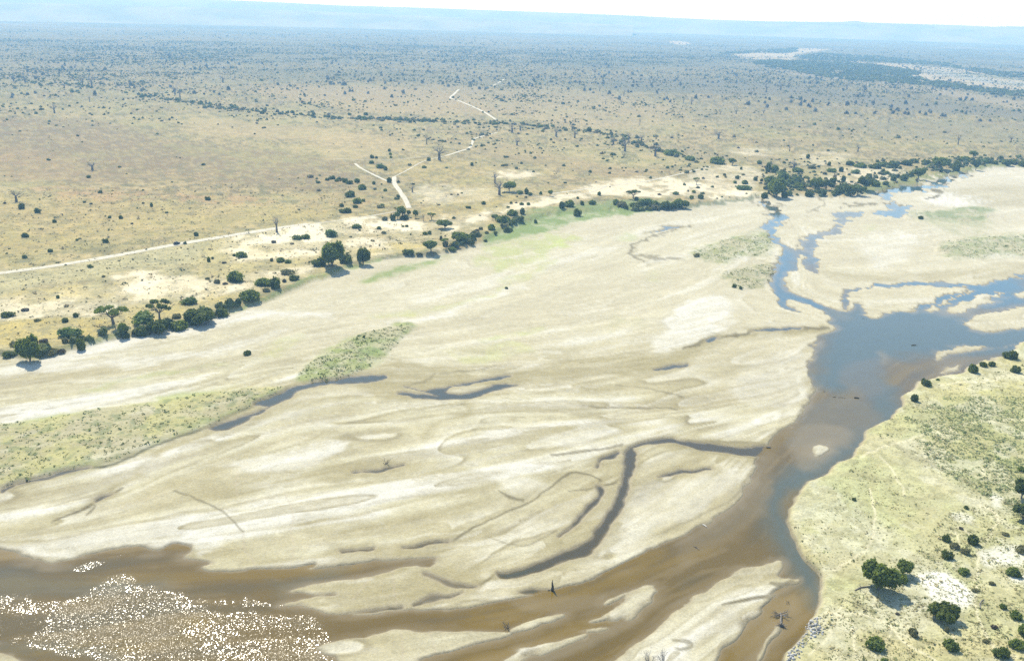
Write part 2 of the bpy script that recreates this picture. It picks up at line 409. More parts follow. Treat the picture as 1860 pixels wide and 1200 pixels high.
# dry white crusts on the bed
for P, k in [
 ([(1185,640),(1205,600),(1230,560),(1290,538),(1335,560),(1305,600),(1240,632)], .8),
 (band([(90,655),(150,638),(260,615),(370,590),(480,570),(600,572)], [8,16,14,20,10,4]), .75),
 (band([(0,672),(120,662),(280,655),(420,630),(520,600)], [10,14,12,14,4]), .6),
 (band([(0,768),(80,752),(160,740),(230,726),(260,718)], [12,14,12,8,3]), .85),
 (band([(700,590),(800,572),(870,545),(960,520)], [5,10,9,4]), .7),
 ([(1680,357),(1720,350),(1760,355),(1790,368),(1760,374),(1700,374)], .9),
 ([(1560,440),(1600,420),(1660,430),(1650,470),(1590,490)], .5),
 ([(1330,700),(1400,640),(1460,640),(1470,700),(1440,740),(1360,740)], .35),
 ([(400,850),(480,830),(560,812),(620,800),(600,830),(480,862)], .7),
 (band([(130,1012),(0,992),(-60,985)], [8,8,4]), .6), (band([(230,990),(300,985),(350,968),(380,985),(350,1008)], [4,8,16,24,20]), .55),
 ([(985,795),(1080,780),(1130,790),(1040,812)], .4), ([(900,850),(960,843),(1020,850),(960,862)], .7), ([(880,870),(930,865),(985,885),(950,905),(900,880)], .7),
 ([(1060,900),(1100,960),(1060,1000),(1100,1000),(1250,940),(1350,870),(1330,850),(1180,880)], .35),
 ([(1190,1130),(1260,1120),(1320,1090),(1300,1150),(1200,1190)], .25)]:
    tone(WHITE, P, k, 6, nz=.55 + .45 * sstep(-.6, .6, S1 + S2 * .5))
# damp tan sweeps
for P, k in [
 (band([(1495,598),(1440,600),(1370,605),(1290,622),(1230,650),(1150,662),(1080,668),(1000,676),(930,688),(860,700)], [10,12,10,14,30,40,30,26,20,6]), .95),
 ([(640,690),(700,655),(760,660),(830,668),(860,690),(800,712),(740,730),(680,720)], .85),
 ([(560,860),(700,838),(850,850),(900,880),(880,900),(740,870),(620,880)], .5), ([(560,930),(700,940),(860,905),(960,890),(930,910),(800,950),(700,975),(560,985)], .45),
 ([(280,872),(330,866),(420,862),(560,850),(700,838),(760,850),(700,870),(560,880),(420,905),(330,905),(312,888)], .5),
 ([(400,1000),(560,1010),(700,990),(860,1000),(880,1060),(760,1100),(620,1110),(540,1095),(700,1050),(560,1036),(430,1032)], .5),
 ([(0,950),(150,960),(330,960),(280,985),(100,1005),(0,990)], .35),
 ([(1200,798),(1300,806),(1395,808),(1398,842),(1300,838),(1220,818)], .75), ([(1095,828),(1150,812),(1152,870),(1130,920),(1090,978),(1040,1004),(955,1030),(1000,988),(1060,940),(1085,890)], .6),
 ([(560,1012),(700,1000),(800,1010),(880,1050),(860,1085),(760,1098),(640,1108),(560,1100),(640,1060),(800,1025),(700,1012)], .7), ([(930,905),(1000,880),(1060,862),(1040,858),(1000,868),(960,905),(900,935),(780,975),(740,990),(880,955)], .6),
 ([(1290,1050),(1400,1020),(1440,1055),(1380,1065),(1280,1095),(1240,1110)], .45),
 ([(1010,870),(1060,862),(1095,875),(1085,900),(1040,925),(990,950),(970,940),(1010,905)], .35),
 ([(1490,480),(1560,500),(1860,480),(1860,505),(1700,510),(1560,515),(1500,505)], .4),
 ([(1720,345),(1870,340),(1870,372),(1800,375)], .45), ([(1220,640),(1330,612),(1470,600),(1460,612),(1330,625),(1250,655)], .5),
 (band([(853,728),(853,750),(820,763),(780,780),(767,797)], [8,10,8,8,5]), .9),
 (band([(187,888),(233,870),(277,837),(317,810),(345,800),(380,790)], [16,8,8,8,10,6]), .9),
 ([(1135,640),(1165,640),(1180,670),(1150,678),(1130,660)], .4)]:
    tone(TAN, P, k, 7, nz=.6 + .4 * sstep(-.8, .5, -S1 - S2 * .5))
# thin dark wet threads
for P, w_, k in [
 ([(92,952),(117,940),(150,927),(177,910),(203,898),(225,885)], [1,3,4,6,4,2], .8), ([(155,938),(165,930),(175,920)], [2,3,2], .6),
 ([(740,993),(787,984),(820,982),(853,963),(887,947),(953,917),(987,897),(1013,873),(1040,859),(1067,862),(1093,873)], [2,2,3,3,2,2,2,3,3,2,2], .6),
 ([(1093,873),(1077,888),(1033,893)], [2,2,1], .5), ([(1130,868),(1110,878),(1090,882)], [3,3,2], .8), ([(880,975),(940,990),(965,985),(1010,965)], [1,2,2,2], .4),
 ([(953,909),(930,905),(905,890)], [5,4,1], .5), ([(725,714),(760,745),(850,735)], [1,1,1], .2), ([(1060,735),(1130,742),(1230,745)], [1,2,2], .5), ([(1120,700),(1170,705),(1240,722)], [1,1,2], .4),
 ([(1420,376),(1412,370),(1406,380)], [1,3,1], .5), ([(1362,365),(1380,375),(1398,383)], [2,2,3], .4),
 ([(1488,357),(1497,364),(1495,372),(1480,380),(1460,386)], [3,3,3,2,2], .4), ([(1530,378),(1550,372),(1600,370),(1640,371)], [4,3,2,2], .5), ([(1680,362),(1700,357),(1712,351),(1690,345)], [3,4,5,3], .6),
 ([(1145,450),(1160,442),(1220,420),(1250,410)], [3,3,2,2], .5), ([(1145,450),(1150,465),(1170,475)], [5,3,2], .5), ([(1150,462),(1200,470),(1240,472)], [2,3,2], .4),
 ([(800,680),(870,672),(900,665)], [1,2,1], .35), ([(735,700),(770,694),(790,680)], [2,3,3], .3), ([(315,893),(365,910),(410,935),(440,965)], [2,2,2,2], .5),
 ([(740,650),(700,655),(640,660)], [1,1,1], .2), ([(1240,634),(1275,622),(1320,610),(1380,602),(1450,599),(1500,594)], [4,6,3,4,5,3], .55),
 ([(1200,802),(1300,812),(1395,822)], [3,22,26], .55), ([(1133,808),(1100,815),(1060,822),(1000,825)], [4,3,4,2], .5), ([(870,1066),(890,1050),(905,1035)], [4,4,4], .7),
 ([(1200,970),(1260,940),(1330,905),(1370,850)], [3,3,3,3], .25), ([(1060,1065),(1140,1027),(1240,975),(1320,930)], [3,3,3,3], .3),
 ([(1220,1163),(1245,1168),(1255,1176),(1238,1182),(1225,1180)], [3,6,6,5,2], .45), ([(1310,1100),(1345,1090),(1375,1085),(1400,1085)], [2,6,5,4], .6), ([(1400,1060),(1420,1063),(1440,1057)], [4,6,5], .5)]:
    mix(WETS, maskp(band(P, np.asarray(w_, float) * 1.25 + .4), 0, 1.5, False) * min(k * 1.45, .95))
# footpaths of animals across the wet sand
for P in [[(440,965),(445,1000),(465,1028)],[(710,1000),(715,1060),(735,1200)],[(430,860),(432,900)],[(530,1040),(532,940),(520,900)],[(640,1090),(670,1050),(690,1020)],[(795,1200),(780,1150)]]:
    mix((.35, .29, .21), maskp(band(P, 2.0), 0, 1.5, False) * .4)

# grass on the bed and bars
sp = sstep(.42, .62, fbm(VX, VY, 4.5, 6, 3))
sp2 = sstep(.35, .6, fbm(VX, VY, 9, 2, 4))
for P, c, k, q in [
 ([(430,562),(470,546),(520,528),(560,508),(600,497),(660,480),(690,470),(665,468),(620,476),(580,486),(555,478),(540,500),(515,520),(475,537),(445,548)], GREEN, .85, 0),
 ([(683,470),(719,465),(752,464),(770,462),(800,452),(760,455),(730,457),(700,460),(678,466)], GREEN, .6, 0),
 ([(655,505),(691,494),(730,480),(770,476),(830,462),(780,484),(738,492),(700,503),(660,512)], (.19, .235, .075), .9, 1),
 ([(876,444),(895,420),(940,398),(985,384),(1040,374),(1110,368),(1170,368),(1215,374),(1180,386),(1130,390),(1080,397),(1030,410),(980,424),(930,434)], (.19, .245, .085), .85, 1),
 ([(870,465),(910,440),(980,426),(1050,430),(1010,455),(970,480),(910,495),(870,480)], (.33, .35, .135), .7, 1),
 ([(900,510),(960,490),(1010,470),(1000,490),(940,515)], (.35, .355, .15), .55, 1),
 (ISLES[1], (.235, .265, .09), .95, 2), ([(650,640),(700,610),(745,590),(735,605),(690,645)], GREEN, .7, 0),
 (ISLES[0], (.36, .335, .135), .85, 1), (band([(0,772),(100,757),(200,742),(320,722),(440,705)], [6,8,8,10,10]), (.27, .30, .11), .6, 1),
 (band([(80,862),(150,848),(200,838),(300,798),(375,770),(400,760),(460,735),(520,705)], [8,7,5,5,6,10,12,8]), (.20, .23, .09), .75, 1),
 ([(470,650),(495,622),(545,610),(530,632),(500,648)], (.34, .34, .14), .6, 2),
 (band([(160,706),(220,694),(290,678),(350,668),(410,660)], [4,8,6,5,3]), (.29, .31, .12), .65, 1),
 (band([(672,574),(720,572),(780,564),(860,545),(930,520)], [5,9,7,5,3]), (.37, .38, .14), .7, 1),
 (band([(880,618),(930,608),(985,592)], [5,8,5]), (.36, .38, .14), .6, 1), ([(820,640),(900,625),(960,625),(930,650),(850,655)], (.40, .40, .18), .55, 1),
 (ISLES[2], (.25, .26, .11), .85, 2), (ISLES[3], (.27, .26, .13), .85, 2), (ISLES[4], (.20, .24, .11), .85, 1), (ISLES[5], (.27, .285, .14), .85, 2),
 (band([(1330,432),(1390,422),(1402,445)], [8,12,10]), (.16, .21, .09), .5, 1),
 ([(1673,398),(1787,400),(1793,420),(1760,430),(1723,423)], (.33, .32, .19), .7, 1),
 ([(1108,575),(1098,600),(1110,602),(1150,575),(1170,590),(1140,600),(1125,568)], (.33, .31, .17), .5, 2), ([(1185,490),(1200,500),(1195,515),(1180,510)], (.36, .36, .18), .5, 1),
 ([(1120,430),(1150,425),(1145,435),(1125,438)], (.34, .36, .17), .6, 1), ([(1000,440),(1020,436),(1025,445),(1005,450)], (.36, .40, .13), .8, 1),
 ([(1565,414),(1577,408),(1585,415),(1573,420)], (.34, .36, .19), .7, 1)]:
    tone(c, P, k, 5 if q == 0 else 6, 0.3, True, nz=(1, .25 + .75 * sp2, .35 + .65 * sp)[q])
im = sstep(-1, 3, sd_isle)
mix(SAND, im * sstep(.55, .7, fbm(VX, VY, 26, 1, 3)) * .7)
mix((.14, .17, .075), im * sstep(.60, .74, fbm(VX, VY, 3.2, 3, 2)) * .6)

# the plain
pc = col.copy()
col[:] = KHAKI
mix((.42, .37, .23), sstep(.45, .62, n_m) * .6)
mix((.34, .285, .17), sstep(.45, .62, n_l) * .6)
mix((.29, .30, .15), sstep(.5, .66, fbm(VX, VY, 40, 7, 4)) * .5)
mix(BROWN, sstep(.52, .7, fbm(VX, VY, 55, 5, 5)) * .4)
zz = dict(z_=ZP)
mix((.15, .13, .085), sstep(.53, .64, fbm(VX, VY, 4, 3, 3)) * .75 * sstep(.4, .6, n_l + .1))
mix((.13, .14, .08), sstep(.56, .67, fbm(VX, VY, 9, 7, 3)) * .7)
mix((.44, .39, .25), sstep(.58, .70, fbm(VX + 300, VY, 8, 1, 3)) * .6)
tone((.205, .165, .115), [(-300,240),(0,215),(120,215),(230,225),(300,255),(520,275),(640,300),(640,345),(420,335),(300,325),(150,335),(0,330),(-300,360)], .85, 16, nz=.35 + .65 * sp, **zz)
tone((.36, .265, .17), [(0,270),(90,275),(160,300),(120,325),(0,325)], .35, 10, nz=sp2, **zz)
tone((.37, .26, .165), [(60,340),(200,345),(340,350),(500,360),(440,375),(250,365),(120,372)], .6, 10, nz=sp2, **zz)
tone((.34, .25, .15), [(560,350),(640,345),(700,360),(640,385),(560,380)], .35, 10, nz=sp2, **zz)
tone((.43, .375, .18), [(-200,360),(0,352),(300,370),(560,372),(620,390),(300,425),(0,470),(-200,500)], .5, 18, nz=.4 + .6 * sp2, **zz)
tone((.31, .25, .16), [(880,262),(960,265),(1060,290),(1200,318),(1120,325),(980,300),(890,282)], .55, 10, nz=.5 + .5 * sp2, **zz)
tone((.24, .21, .15), [(1180,255),(1300,268),(1450,280),(1440,296),(1300,290),(1200,275)], .35, 10, nz=sp2, **zz)
tone((.33, .36, .25), [(-200,505),(0,498),(150,480),(310,448),(420,440),(380,470),(200,495),(60,520),(0,540),(-200,560)], .5, 10, **zz)
tone((.30, .31, .13), [(-200,140),(0,150),(200,165),(330,190),(340,215),(180,205),(0,190),(-200,190)], .3, 14, nz=sp2, **zz)
tone((.30, .31, .14), [(250,258),(330,262),(520,285),(600,300),(480,292),(330,278)], .45, 8, nz=sp2, **zz)
tone((.22, .22, .19), [(1130,140),(1400,150),(1640,180),(1860,200),(2100,215),(2100,225),(1860,215),(1640,200),(1400,175),(1130,165)], .85, 10, **zz)
tone((.25, .25, .19), [(1600,215),(1760,222),(1900,232),(1900,262),(1700,255),(1560,235)], .6, 12, nz=.4 + .6 * sp2, **zz)
tone((.24, .24, .17), [(1240,186),(1400,190),(1560,200),(1500,230),(1300,225)], .35, 14, nz=sp2, **zz)
tone((.50, .45, .35), band([(1410,129),(1470,137),(1560,150),(1640,158),(1740,172),(1880,196)], [5,7,8,7,12,16]), .8, 3, **zz)
tone((.44, .38, .26), [(780,150),(900,145),(1150,175),(1240,200),(1150,235),(930,215),(820,180)], .5, 18, nz=.5 + .5 * sp2, **zz)
tone((.44, .37, .24), [(470,160),(620,155),(800,165),(880,205),(700,205),(520,180)], .6, 14, **zz)
tone((.45, .39, .25), [(360,215),(460,225),(620,235),(600,255),(450,250),(330,240)], .5, 12, **zz)
tone((.46, .40, .26), [(620,240),(760,262),(640,290),(560,260)], .45, 12, **zz)
tone((.47, .47, .345), [(-200,500),(0,492),(150,470),(310,446),(440,425),(620,402),(780,400),(880,400),(860,425),(700,466),(600,497),(430,548),(240,600),(0,640),(-200,650)], .55, 10, nz=.5 + .5 * sp2, **zz)
# white salty flats beside the river
wn_ = sstep(.36, .52, fbm(VX, VY * 0.6, 15, 6, 4))
for P, k in [
 ([(400,445),(470,420),(560,405),(640,395),(720,398),(770,405),(760,420),(640,425),(600,440),(560,470),(480,470),(430,480)], .9),
 ([(620,440),(700,430),(770,440),(720,450),(640,455)], .7), ([(650,462),(760,448),(800,455),(760,462),(690,470)], .7),
 ([(0,545),(80,530),(200,520),(330,500),(400,515),(420,530),(300,535),(200,565),(100,575),(0,580)], .55),
 ([(380,515),(450,495),(560,485),(560,495),(470,515),(400,540),(330,545)], .6),
 ([(210,500),(290,490),(270,530),(230,535)], .8), ([(100,560),(180,548),(230,555),(160,575),(80,575)], .75),
 ([(800,395),(880,380),(960,365),(1040,345),(1130,325),(1250,325),(1290,345),(1200,358),(1110,355),(1040,368),(980,375),(900,392),(850,410),(810,420)], .75),
 ([(870,315),(930,308),(985,318),(930,325)], .7), ([(1250,318),(1300,300),(1380,308),(1370,345),(1330,362),(1270,362),(1240,345)], .5),
 ([(1280,350),(1370,345),(1385,353),(1320,364)], .85), ([(1520,305),(1620,300),(1640,315),(1600,335),(1500,330)], .6), ([(1440,285),(1540,275),(1520,300),(1460,300)], .4),
 ([(1330,270),(1420,272),(1400,282),(1340,280)], .5), ([(770,335),(900,345),(880,365),(800,372),(750,360)], .45)]:
    tone((.70, .70, .66), P, k, 6, nz=.3 + .7 * wn_, **zz)
for P, k in [
 ([(640,450),(760,440),(790,450),(740,460),(650,460)], .7), ([(380,440),(460,440),(520,455),(600,470),(480,490),(380,500),(350,480)], .35),
 ([(-100,585),(0,578),(120,580),(200,580),(190,605),(110,625),(0,628),(-100,630)], .8), ([(230,560),(330,545),(420,530),(440,545),(350,560),(300,580),(240,585)], .7),
 ([(20,532),(130,520),(200,535),(120,545),(30,548)], .6), ([(860,350),(900,335),(940,370),(860,390),(780,392),(770,380)], .4),
 ([(740,290),(860,292),(900,310),(880,330),(760,325),(700,310)], .35)]:
    tone((.43, .385, .16), P, k, 7, nz=.35 + .65 * sp2, **zz)
tone(GREEN, [(880,420),(930,400),(985,386),(1040,376),(1080,372),(1140,370),(1190,368),(1210,374),(1180,379),(1110,382),(1040,387),(985,396),(940,412),(900,430)], .75, 4, nz=.5 + .5 * sp2, **zz)
tone((.19, .245, .095), [(1560,352),(1595,332),(1650,322),(1700,312),(1760,303),(1800,296),(1900,293),(1900,304),(1800,308),(1760,312),(1700,325),(1650,338),(1600,348)], .85, 4, **zz)
tone(OLV, band([(1180,384),(1250,378),(1320,369),(1380,360)], [6,7,8,8]), .7, 3, **zz)
# scrubland darkening in the woodland belts and the far distance
belt = sstep(.44, .6, fbm(VX, VY, 300, 1, 4))
mix((.15, .165, .115), sstep(1500, 3600, D) * (.25 + .5 * belt) * (.55 + .45 * sp2))
mix((.11, .13, .095), sstep(3000, 6500, D) * (.35 + .6 * belt))
mix((.36, .33, .24), sstep(4000, 8000, D) * sstep(.64, .70, fbm(VX, VY, 900, 5, 3)) * .6)
for P, k in [
 ([(560,150),(640,145),(760,150),(930,160),(900,143),(700,130),(560,125),(400,130)], .5), ([(950,155),(1240,170),(1240,158),(1050,145),(900,138)], .45),
 ([(1030,108),(1240,112),(1240,122),(1030,118)], .7), ([(380,75),(600,80),(640,110),(460,112),(300,95)], .5)]:
    tone((.13, .155, .10), P, k, 8, nz=.4 + .6 * sp2, **zz)
# the far loop of the river, pale sand beyond the forest
for P in [z3((1040,350),(1200,352),(1400,370),(1560,385),(1700,415),(1860,435),(2200,480),(2200,560),(1860,505),(1700,480),(1540,468),(1400,445),(1240,425),(1200,412),(1310,402),(1290,387),(1160,367)),
          z3((280,300),(420,291),(540,294),(600,285),(640,267),(780,270),(720,285),(620,297),(620,325),(500,328),(330,322)), z3((-60,225),(0,230),(50,240),(0,246),(-60,240)),
          z3((870,345),(940,338),(1000,344),(940,350))]:
    tone((.66, .62, .54), P, 1.0, 1.6, 0.5, False)
tone((.46, .53, .60), z3((1280,378),(1400,385),(1560,410),(1700,440),(1860,455),(2100,490),(2100,510),(1860,480),(1700,462),(1500,430),(1380,408)), .75, 2, .5, True)  # far water's pale blue sky reflection, painted into the ground colour
tone((.25, .29, .17), z3((1540,395),(1700,415),(1850,435),(1860,445),(1700,430),(1560,410)), .7, 2, .5, False)
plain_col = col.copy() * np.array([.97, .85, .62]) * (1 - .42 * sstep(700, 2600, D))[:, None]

# the east bank
col[:] = (.405, .40, .25)
tone((.42, .42, .30), EAST, .3, 4, ZE)
mix((.34, .36, .17), sstep(.45, .6, n_m) * .5)
mix((.43, .36, .205), sstep(.5, .66, fbm(VX, VY, 30, 4, 4)) * .5)
ee = dict(z_=ZE)
for P, c, k in [
 ([(1640,740),(1720,720),(1870,720),(1870,960),(1840,945),(1790,905),(1730,870),(1700,840),(1720,790),(1700,760)], (.285, .30, .135), .8),
 ([(1700,860),(1740,830),(1870,850),(1870,960),(1820,935),(1770,895)], (.26, .285, .125), .5),
 ([(1590,760),(1650,700),(1760,680),(1870,650),(1870,730),(1700,740),(1620,790)], (.42, .40, .19), .6),
 ([(1470,900),(1520,880),(1560,920),(1560,1000),(1480,1010),(1445,960)], (.345, .37, .215), .6),
 ([(1550,830),(1620,810),(1680,840),(1660,940),(1600,940),(1570,880)], (.37, .375, .20), .5),
 ([(1620,850),(1690,870),(1760,900),(1700,960),(1630,960)], (.37, .36, .20), .45),
 ([(1560,800),(1610,790),(1700,825),(1760,870),(1810,910),(1780,915),(1700,880),(1600,830)], (.40, .40, .30), .5),
 ([(1640,1080),(1860,1060),(1870,1210),(1420,1210),(1500,1090)], (.40, .375, .205), .5),
 ([(1660,930),(1720,930),(1800,920),(1870,960),(1870,1000),(1740,1000),(1680,1040),(1640,1000)], (.40, .38, .205), .45),
 ([(1545,950),(1600,960),(1600,1000),(1540,1020),(1480,1050),(1500,1000)], (.47, .46, .36), .7),
 ([(1640,1060),(1700,1050),(1760,1080),(1760,1100),(1700,1100),(1620,1110),(1560,1090)], (.40, .41, .33), .8),
 ([(1500,1150),(1560,1140),(1560,1190),(1520,1200)], (.40, .41, .34), .6), ([(1430,990),(1450,960),(1460,900),(1520,850),(1460,890),(1436,930)], (.50, .48, .38), .7)]:
    tone(c, P, k, 14, nz=.6 + .4 * sp2, **ee)
mix((.47, .46, .36), sstep(.52, .62, fbm(VX + 50, VY, 13, 2, 4)) * .6)
mix((.33, .31, .17), sstep(.55, .66, fbm(VX + 90, VY, 9, 4, 4)) * .45)
mix((.27, .24, .15), sstep(2.0, .2, sd_east + 1.5 * (n_s - .5)) * .55)
mix((.23, .22, .11), sstep(.58, .7, fbm(VX, VY, 2.6, 1, 2)) * .45)
for P, k in [([(1688,1050),(1705,1040),(1735,1050),(1760,1070),(1775,1090),(1770,1100),(1735,1095),(1700,1085),(1690,1070)], .9), ([(1780,1000),(1830,985),(1860,1000),(1870,1020),(1800,1030),(1780,1020)], .6),
             ([(1820,1040),(1870,1050),(1870,1058),(1820,1050)], .7), ([(1740,938),(1765,935),(1775,945),(1750,950)], .7), ([(1800,900),(1820,908),(1815,915),(1795,908)], .6)]:
    tone((.68, .68, .66), P, min(k * 1.1, .95), 4, nz=.7 + .3 * wn_, **ee)
for P, w_ in [([(1578,890),(1586,915),(1590,945),(1583,980),(1570,1000),(1545,1020),(1510,1035)], 2.6), ([(1775,915),(1805,930),(1812,945),(1805,970),(1790,990),(1778,1005),(1776,1040),(1774,1085),(1780,1120),(1792,1155),(1810,1185),(1820,1200)], 3.2),
              ([(1500,1110),(1540,1120),(1552,1150),(1556,1200)], 3), ([(1545,1110),(1600,1125),(1625,1145),(1640,1165),(1700,1200)], 2.5), ([(1560,830),(1640,800),(1760,770),(1860,760)], 2), ([(1700,700),(1780,690),(1860,680)], 2.4), ([(1690,1090),(1720,1130),(1735,1170)], 2),
              ([(1620,1130),(1610,1165),(1560,1200)], 2.2), ([(1740,955),(1760,965),(1775,985)], 2), ([(1730,1030),(1733,1010),(1745,985),(1735,960)], 2), ([(1785,850),(1782,862),(1775,870)], 3), ([(1640,900),(1620,850),(1600,830)], 1.6), ([(1470,1190),(1500,1160),(1530,1100)], 3)]:
    mix((.60, .56, .42), maskp(band(P, w_), ZE, 1.4, False) * .9)
mix((.24, .225, .15), maskp(band([(1620,810),(1650,830),(1700,842),(1740,865),(1765,880)], [4,8,7,6,4]), ZE, 3, False, True) * .6)
east_col = col.copy() * np.array([1.05, 1.02, .88])
pmc = sstep(-1.0, 1.0, sd_plain)[:, None]; pec = sstep(-.4, .6, sd_east)[:, None]
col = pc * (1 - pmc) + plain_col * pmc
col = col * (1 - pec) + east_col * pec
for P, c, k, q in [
 ([(425,563),(470,545),(520,527),(560,507),(600,494),(660,478),(695,468),(690,473),(640,485),(600,500),(560,512),(520,531),(470,548),(432,564)], (.18, .225, .07), .95, 1),
 ([(683,471),(719,464),(752,461),(770,458),(800,452),(760,464),(730,466),(700,468)], (.18, .22, .07), .85, 1),
 ([(876,444),(885,425),(920,405),(950,392),(985,381),(1040,372),(1110,366),(1190,366),(1225,373),(1180,384),(1130,389),(1080,396),(1030,408),(980,422),(930,433)], (.17, .22, .072), .95, 1),
 (band([(0,893),(50,876),(100,863),(150,852),(200,842),(240,823),(300,800),(345,785),(375,773),(400,762),(440,745),(480,728),(520,707)], [2,3,4,4,6,4,4,4,5,4,4,4,1]), (.075, .075, .042), .9, 0),  # dark bank grass, with the cut bank's shade painted in
 (band([(215,607),(265,602),(320,590),(372,575),(430,557)], [4,6,5,5,4]), (.17, .19, .08), .7, 1),
 (band([(60,650),(110,637),(165,624),(215,608)], [5,5,5,4]), (.26, .28, .11), .7, 1), (band([(-60,650),(0,644),(40,648)], [6,8,4]), (.13, .13, .07), .7, 1),
 (band([(690,468),(730,466),(790,460),(800,458)], [2,4,4,2]), (.12, .115, .07), .6, 0), (band([(1180,379),(1240,376),(1320,366),(1380,358)], [3,4,5,4]), (.13, .15, .075), .75, 0)]:
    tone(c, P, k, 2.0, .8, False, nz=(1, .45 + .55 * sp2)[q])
# wet margins
mix(TAN, sstep(-5.0, -.3, sd_pool + 1.2 * S2) * .65 * (1 - pmc[:, 0]) * (im < .3))
dm = sstep(-1.5, -0.1, sd_water + .5 * (n_s - .5)) * (1 - pec[:, 0]) * (1 - pmc[:, 0])
mix((.26, .22, .13), dm * .75)
mix((.15, .125, .07), sstep(-.5, .3, sd_water) * .7)
wet = np.clip(dm + sstep(.6, 1.8, -S2 * .7 - S3 * .6) * .25 * (1 - pmc[:, 0]), 0, 1)
print('colour', round(time.time() - T0, 1))

# ------------------------------------------------------------------ mesh and material helpers
def mesh_np(name, V, Fc, mat=None, attrs=None, smooth=False):
    me = bpy.data.meshes.new(name)
    V = np.asarray(V, np.float32); Fc = np.asarray(Fc, np.int32)
    k = Fc.shape[1]
    me.vertices.add(len(V)); me.vertices.foreach_set('co', V.ravel())
    me.loops.add(Fc.size); me.loops.foreach_set('vertex_index', Fc.ravel())
    me.polygons.add(len(Fc)); me.polygons.foreach_set('loop_start', np.arange(0, Fc.size, k, dtype=np.int32))
    try: me.polygons.foreach_set('loop_total', np.full(len(Fc), k, np.int32))
    except Exception: pass
    if smooth: me.polygons.foreach_set('use_smooth', np.ones(len(Fc), bool))
    me.update(calc_edges=True)
    for a, v in (attrs or {}).items():
        v = np.asarray(v, np.float32)
        if v.ndim == 2:
            at_ = me.attributes.new(a, 'FLOAT_COLOR', 'POINT'); at_.data.foreach_set('color', np.column_stack([v, np.ones(len(v))]).astype(np.float32).ravel())
        else:
            at_ = me.attributes.new(a, 'FLOAT', 'POINT'); at_.data.foreach_set('value', v)
    if mat: me.materials.append(mat)
    return me
def put(name, me, parent=None, loc=(0, 0, 0), rz=0.0, sc=(1, 1, 1), **props):
    o = bpy.data.objects.new(name, me); COL.objects.link(o)
    o.location = loc; o.rotation_euler = (0, 0, rz); o.scale = sc
    if parent: o.parent = parent
    for k, v in props.items():
        if v: o[k] = v
    return o

class NT:
    def __init__(s, name):
        s.m = bpy.data.materials.new(name); s.m.use_nodes = True; s.t = s.m.node_tree; s.n = s.t.nodes
        s.b = s.n['Principled BSDF']; s.out = s.n['Material Output']
    def new(s, t, **kw):
        n = s.n.new(t)
        for k, v in kw.items(): setattr(n, k, v)
        return n
    def link(s, a, b): s.t.links.new(a, b)
    def noise(s, vec, scale, detail=3, rough=.55):
        n = s.new('ShaderNodeTexNoise'); n.inputs['Scale'].default_value = scale; n.inputs['Detail'].default_value = detail; n.inputs['Roughness'].default_value = rough
        s.link(vec, n.inputs['Vector']); return n.outputs['Fac']
    def math(s, op, a, b=None, c=None):
        n = s.new('ShaderNodeMath', operation=op)
        for i, v in enumerate((a, b, c)):
            if v is None: continue
            if isinstance(v, (int, float)): n.inputs[i].default_value = v
            else: s.link(v, n.inputs[i])
        return n.outputs[0]
    def ramp(s, f, a, b, lo=0.0, hi=1.0):
        n = s.new('ShaderNodeMapRange'); n.interpolation_type = 'SMOOTHSTEP'; s.link(f, n.inputs[0])
        n.inputs[1].default_value, n.inputs[2].default_value, n.inputs[3].default_value, n.inputs[4].default_value = a, b, lo, hi
        return n.outputs[0]
    def mixc(s, f, a, b, bt='MIX'):
        n = s.new('ShaderNodeMix', data_type='RGBA', blend_type=bt)
        for i, v in ((0, f), (6, a), (7, b)):
            if isinstance(v, (int, float)): n.inputs[i].default_value = v
            elif isinstance(v, tuple): n.inputs[i].default_value = (*v, 1)
            else: s.link(v, n.inputs[i])
        return n.outputs[2]
    def bump(s, h, strength, dist):
        n = s.new('ShaderNodeBump'); n.inputs['Distance'].default_value = dist
        if isinstance(strength, (int, float)): n.inputs['Strength'].default_value = strength
        else: s.link(strength, n.inputs['Strength'])
        s.link(h, n.inputs['Height']); return n.outputs[0]

# ground material: ground colour, painted bank shade included, times fine mottling, damp sand a little glossier
g = NT('ground_soil')
geo = g.new('ShaderNodeNewGeometry').outputs['Position']
ca = g.new('ShaderNodeAttribute', attribute_name='soil').outputs['Color']
wa_ = g.new('ShaderNodeAttribute', attribute_name='damp').outputs['Fac']
ta_ = g.new('ShaderNodeAttribute', attribute_name='tuft').outputs['Fac']
f1 = g.noise(geo, 1.7, 4, .65); f2 = g.noise(geo, .28, 4, .6); f3 = g.noise(geo, .045, 4, .6)
v1 = g.math('MULTIPLY_ADD', f1, .75, .62); v2 = g.math('MULTIPLY_ADD', f2, .42, .79); v3 = g.math('MULTIPLY_ADD', f3, .3, .85)
vv = g.math('MULTIPLY', g.math('MULTIPLY', v1, v2), v3)
vvc = g.new('ShaderNodeCombineColor'); [g.link(vv, vvc.inputs[i]) for i in range(3)]
c1 = g.mixc(1.0, ca, vvc.outputs[0], 'MULTIPLY')
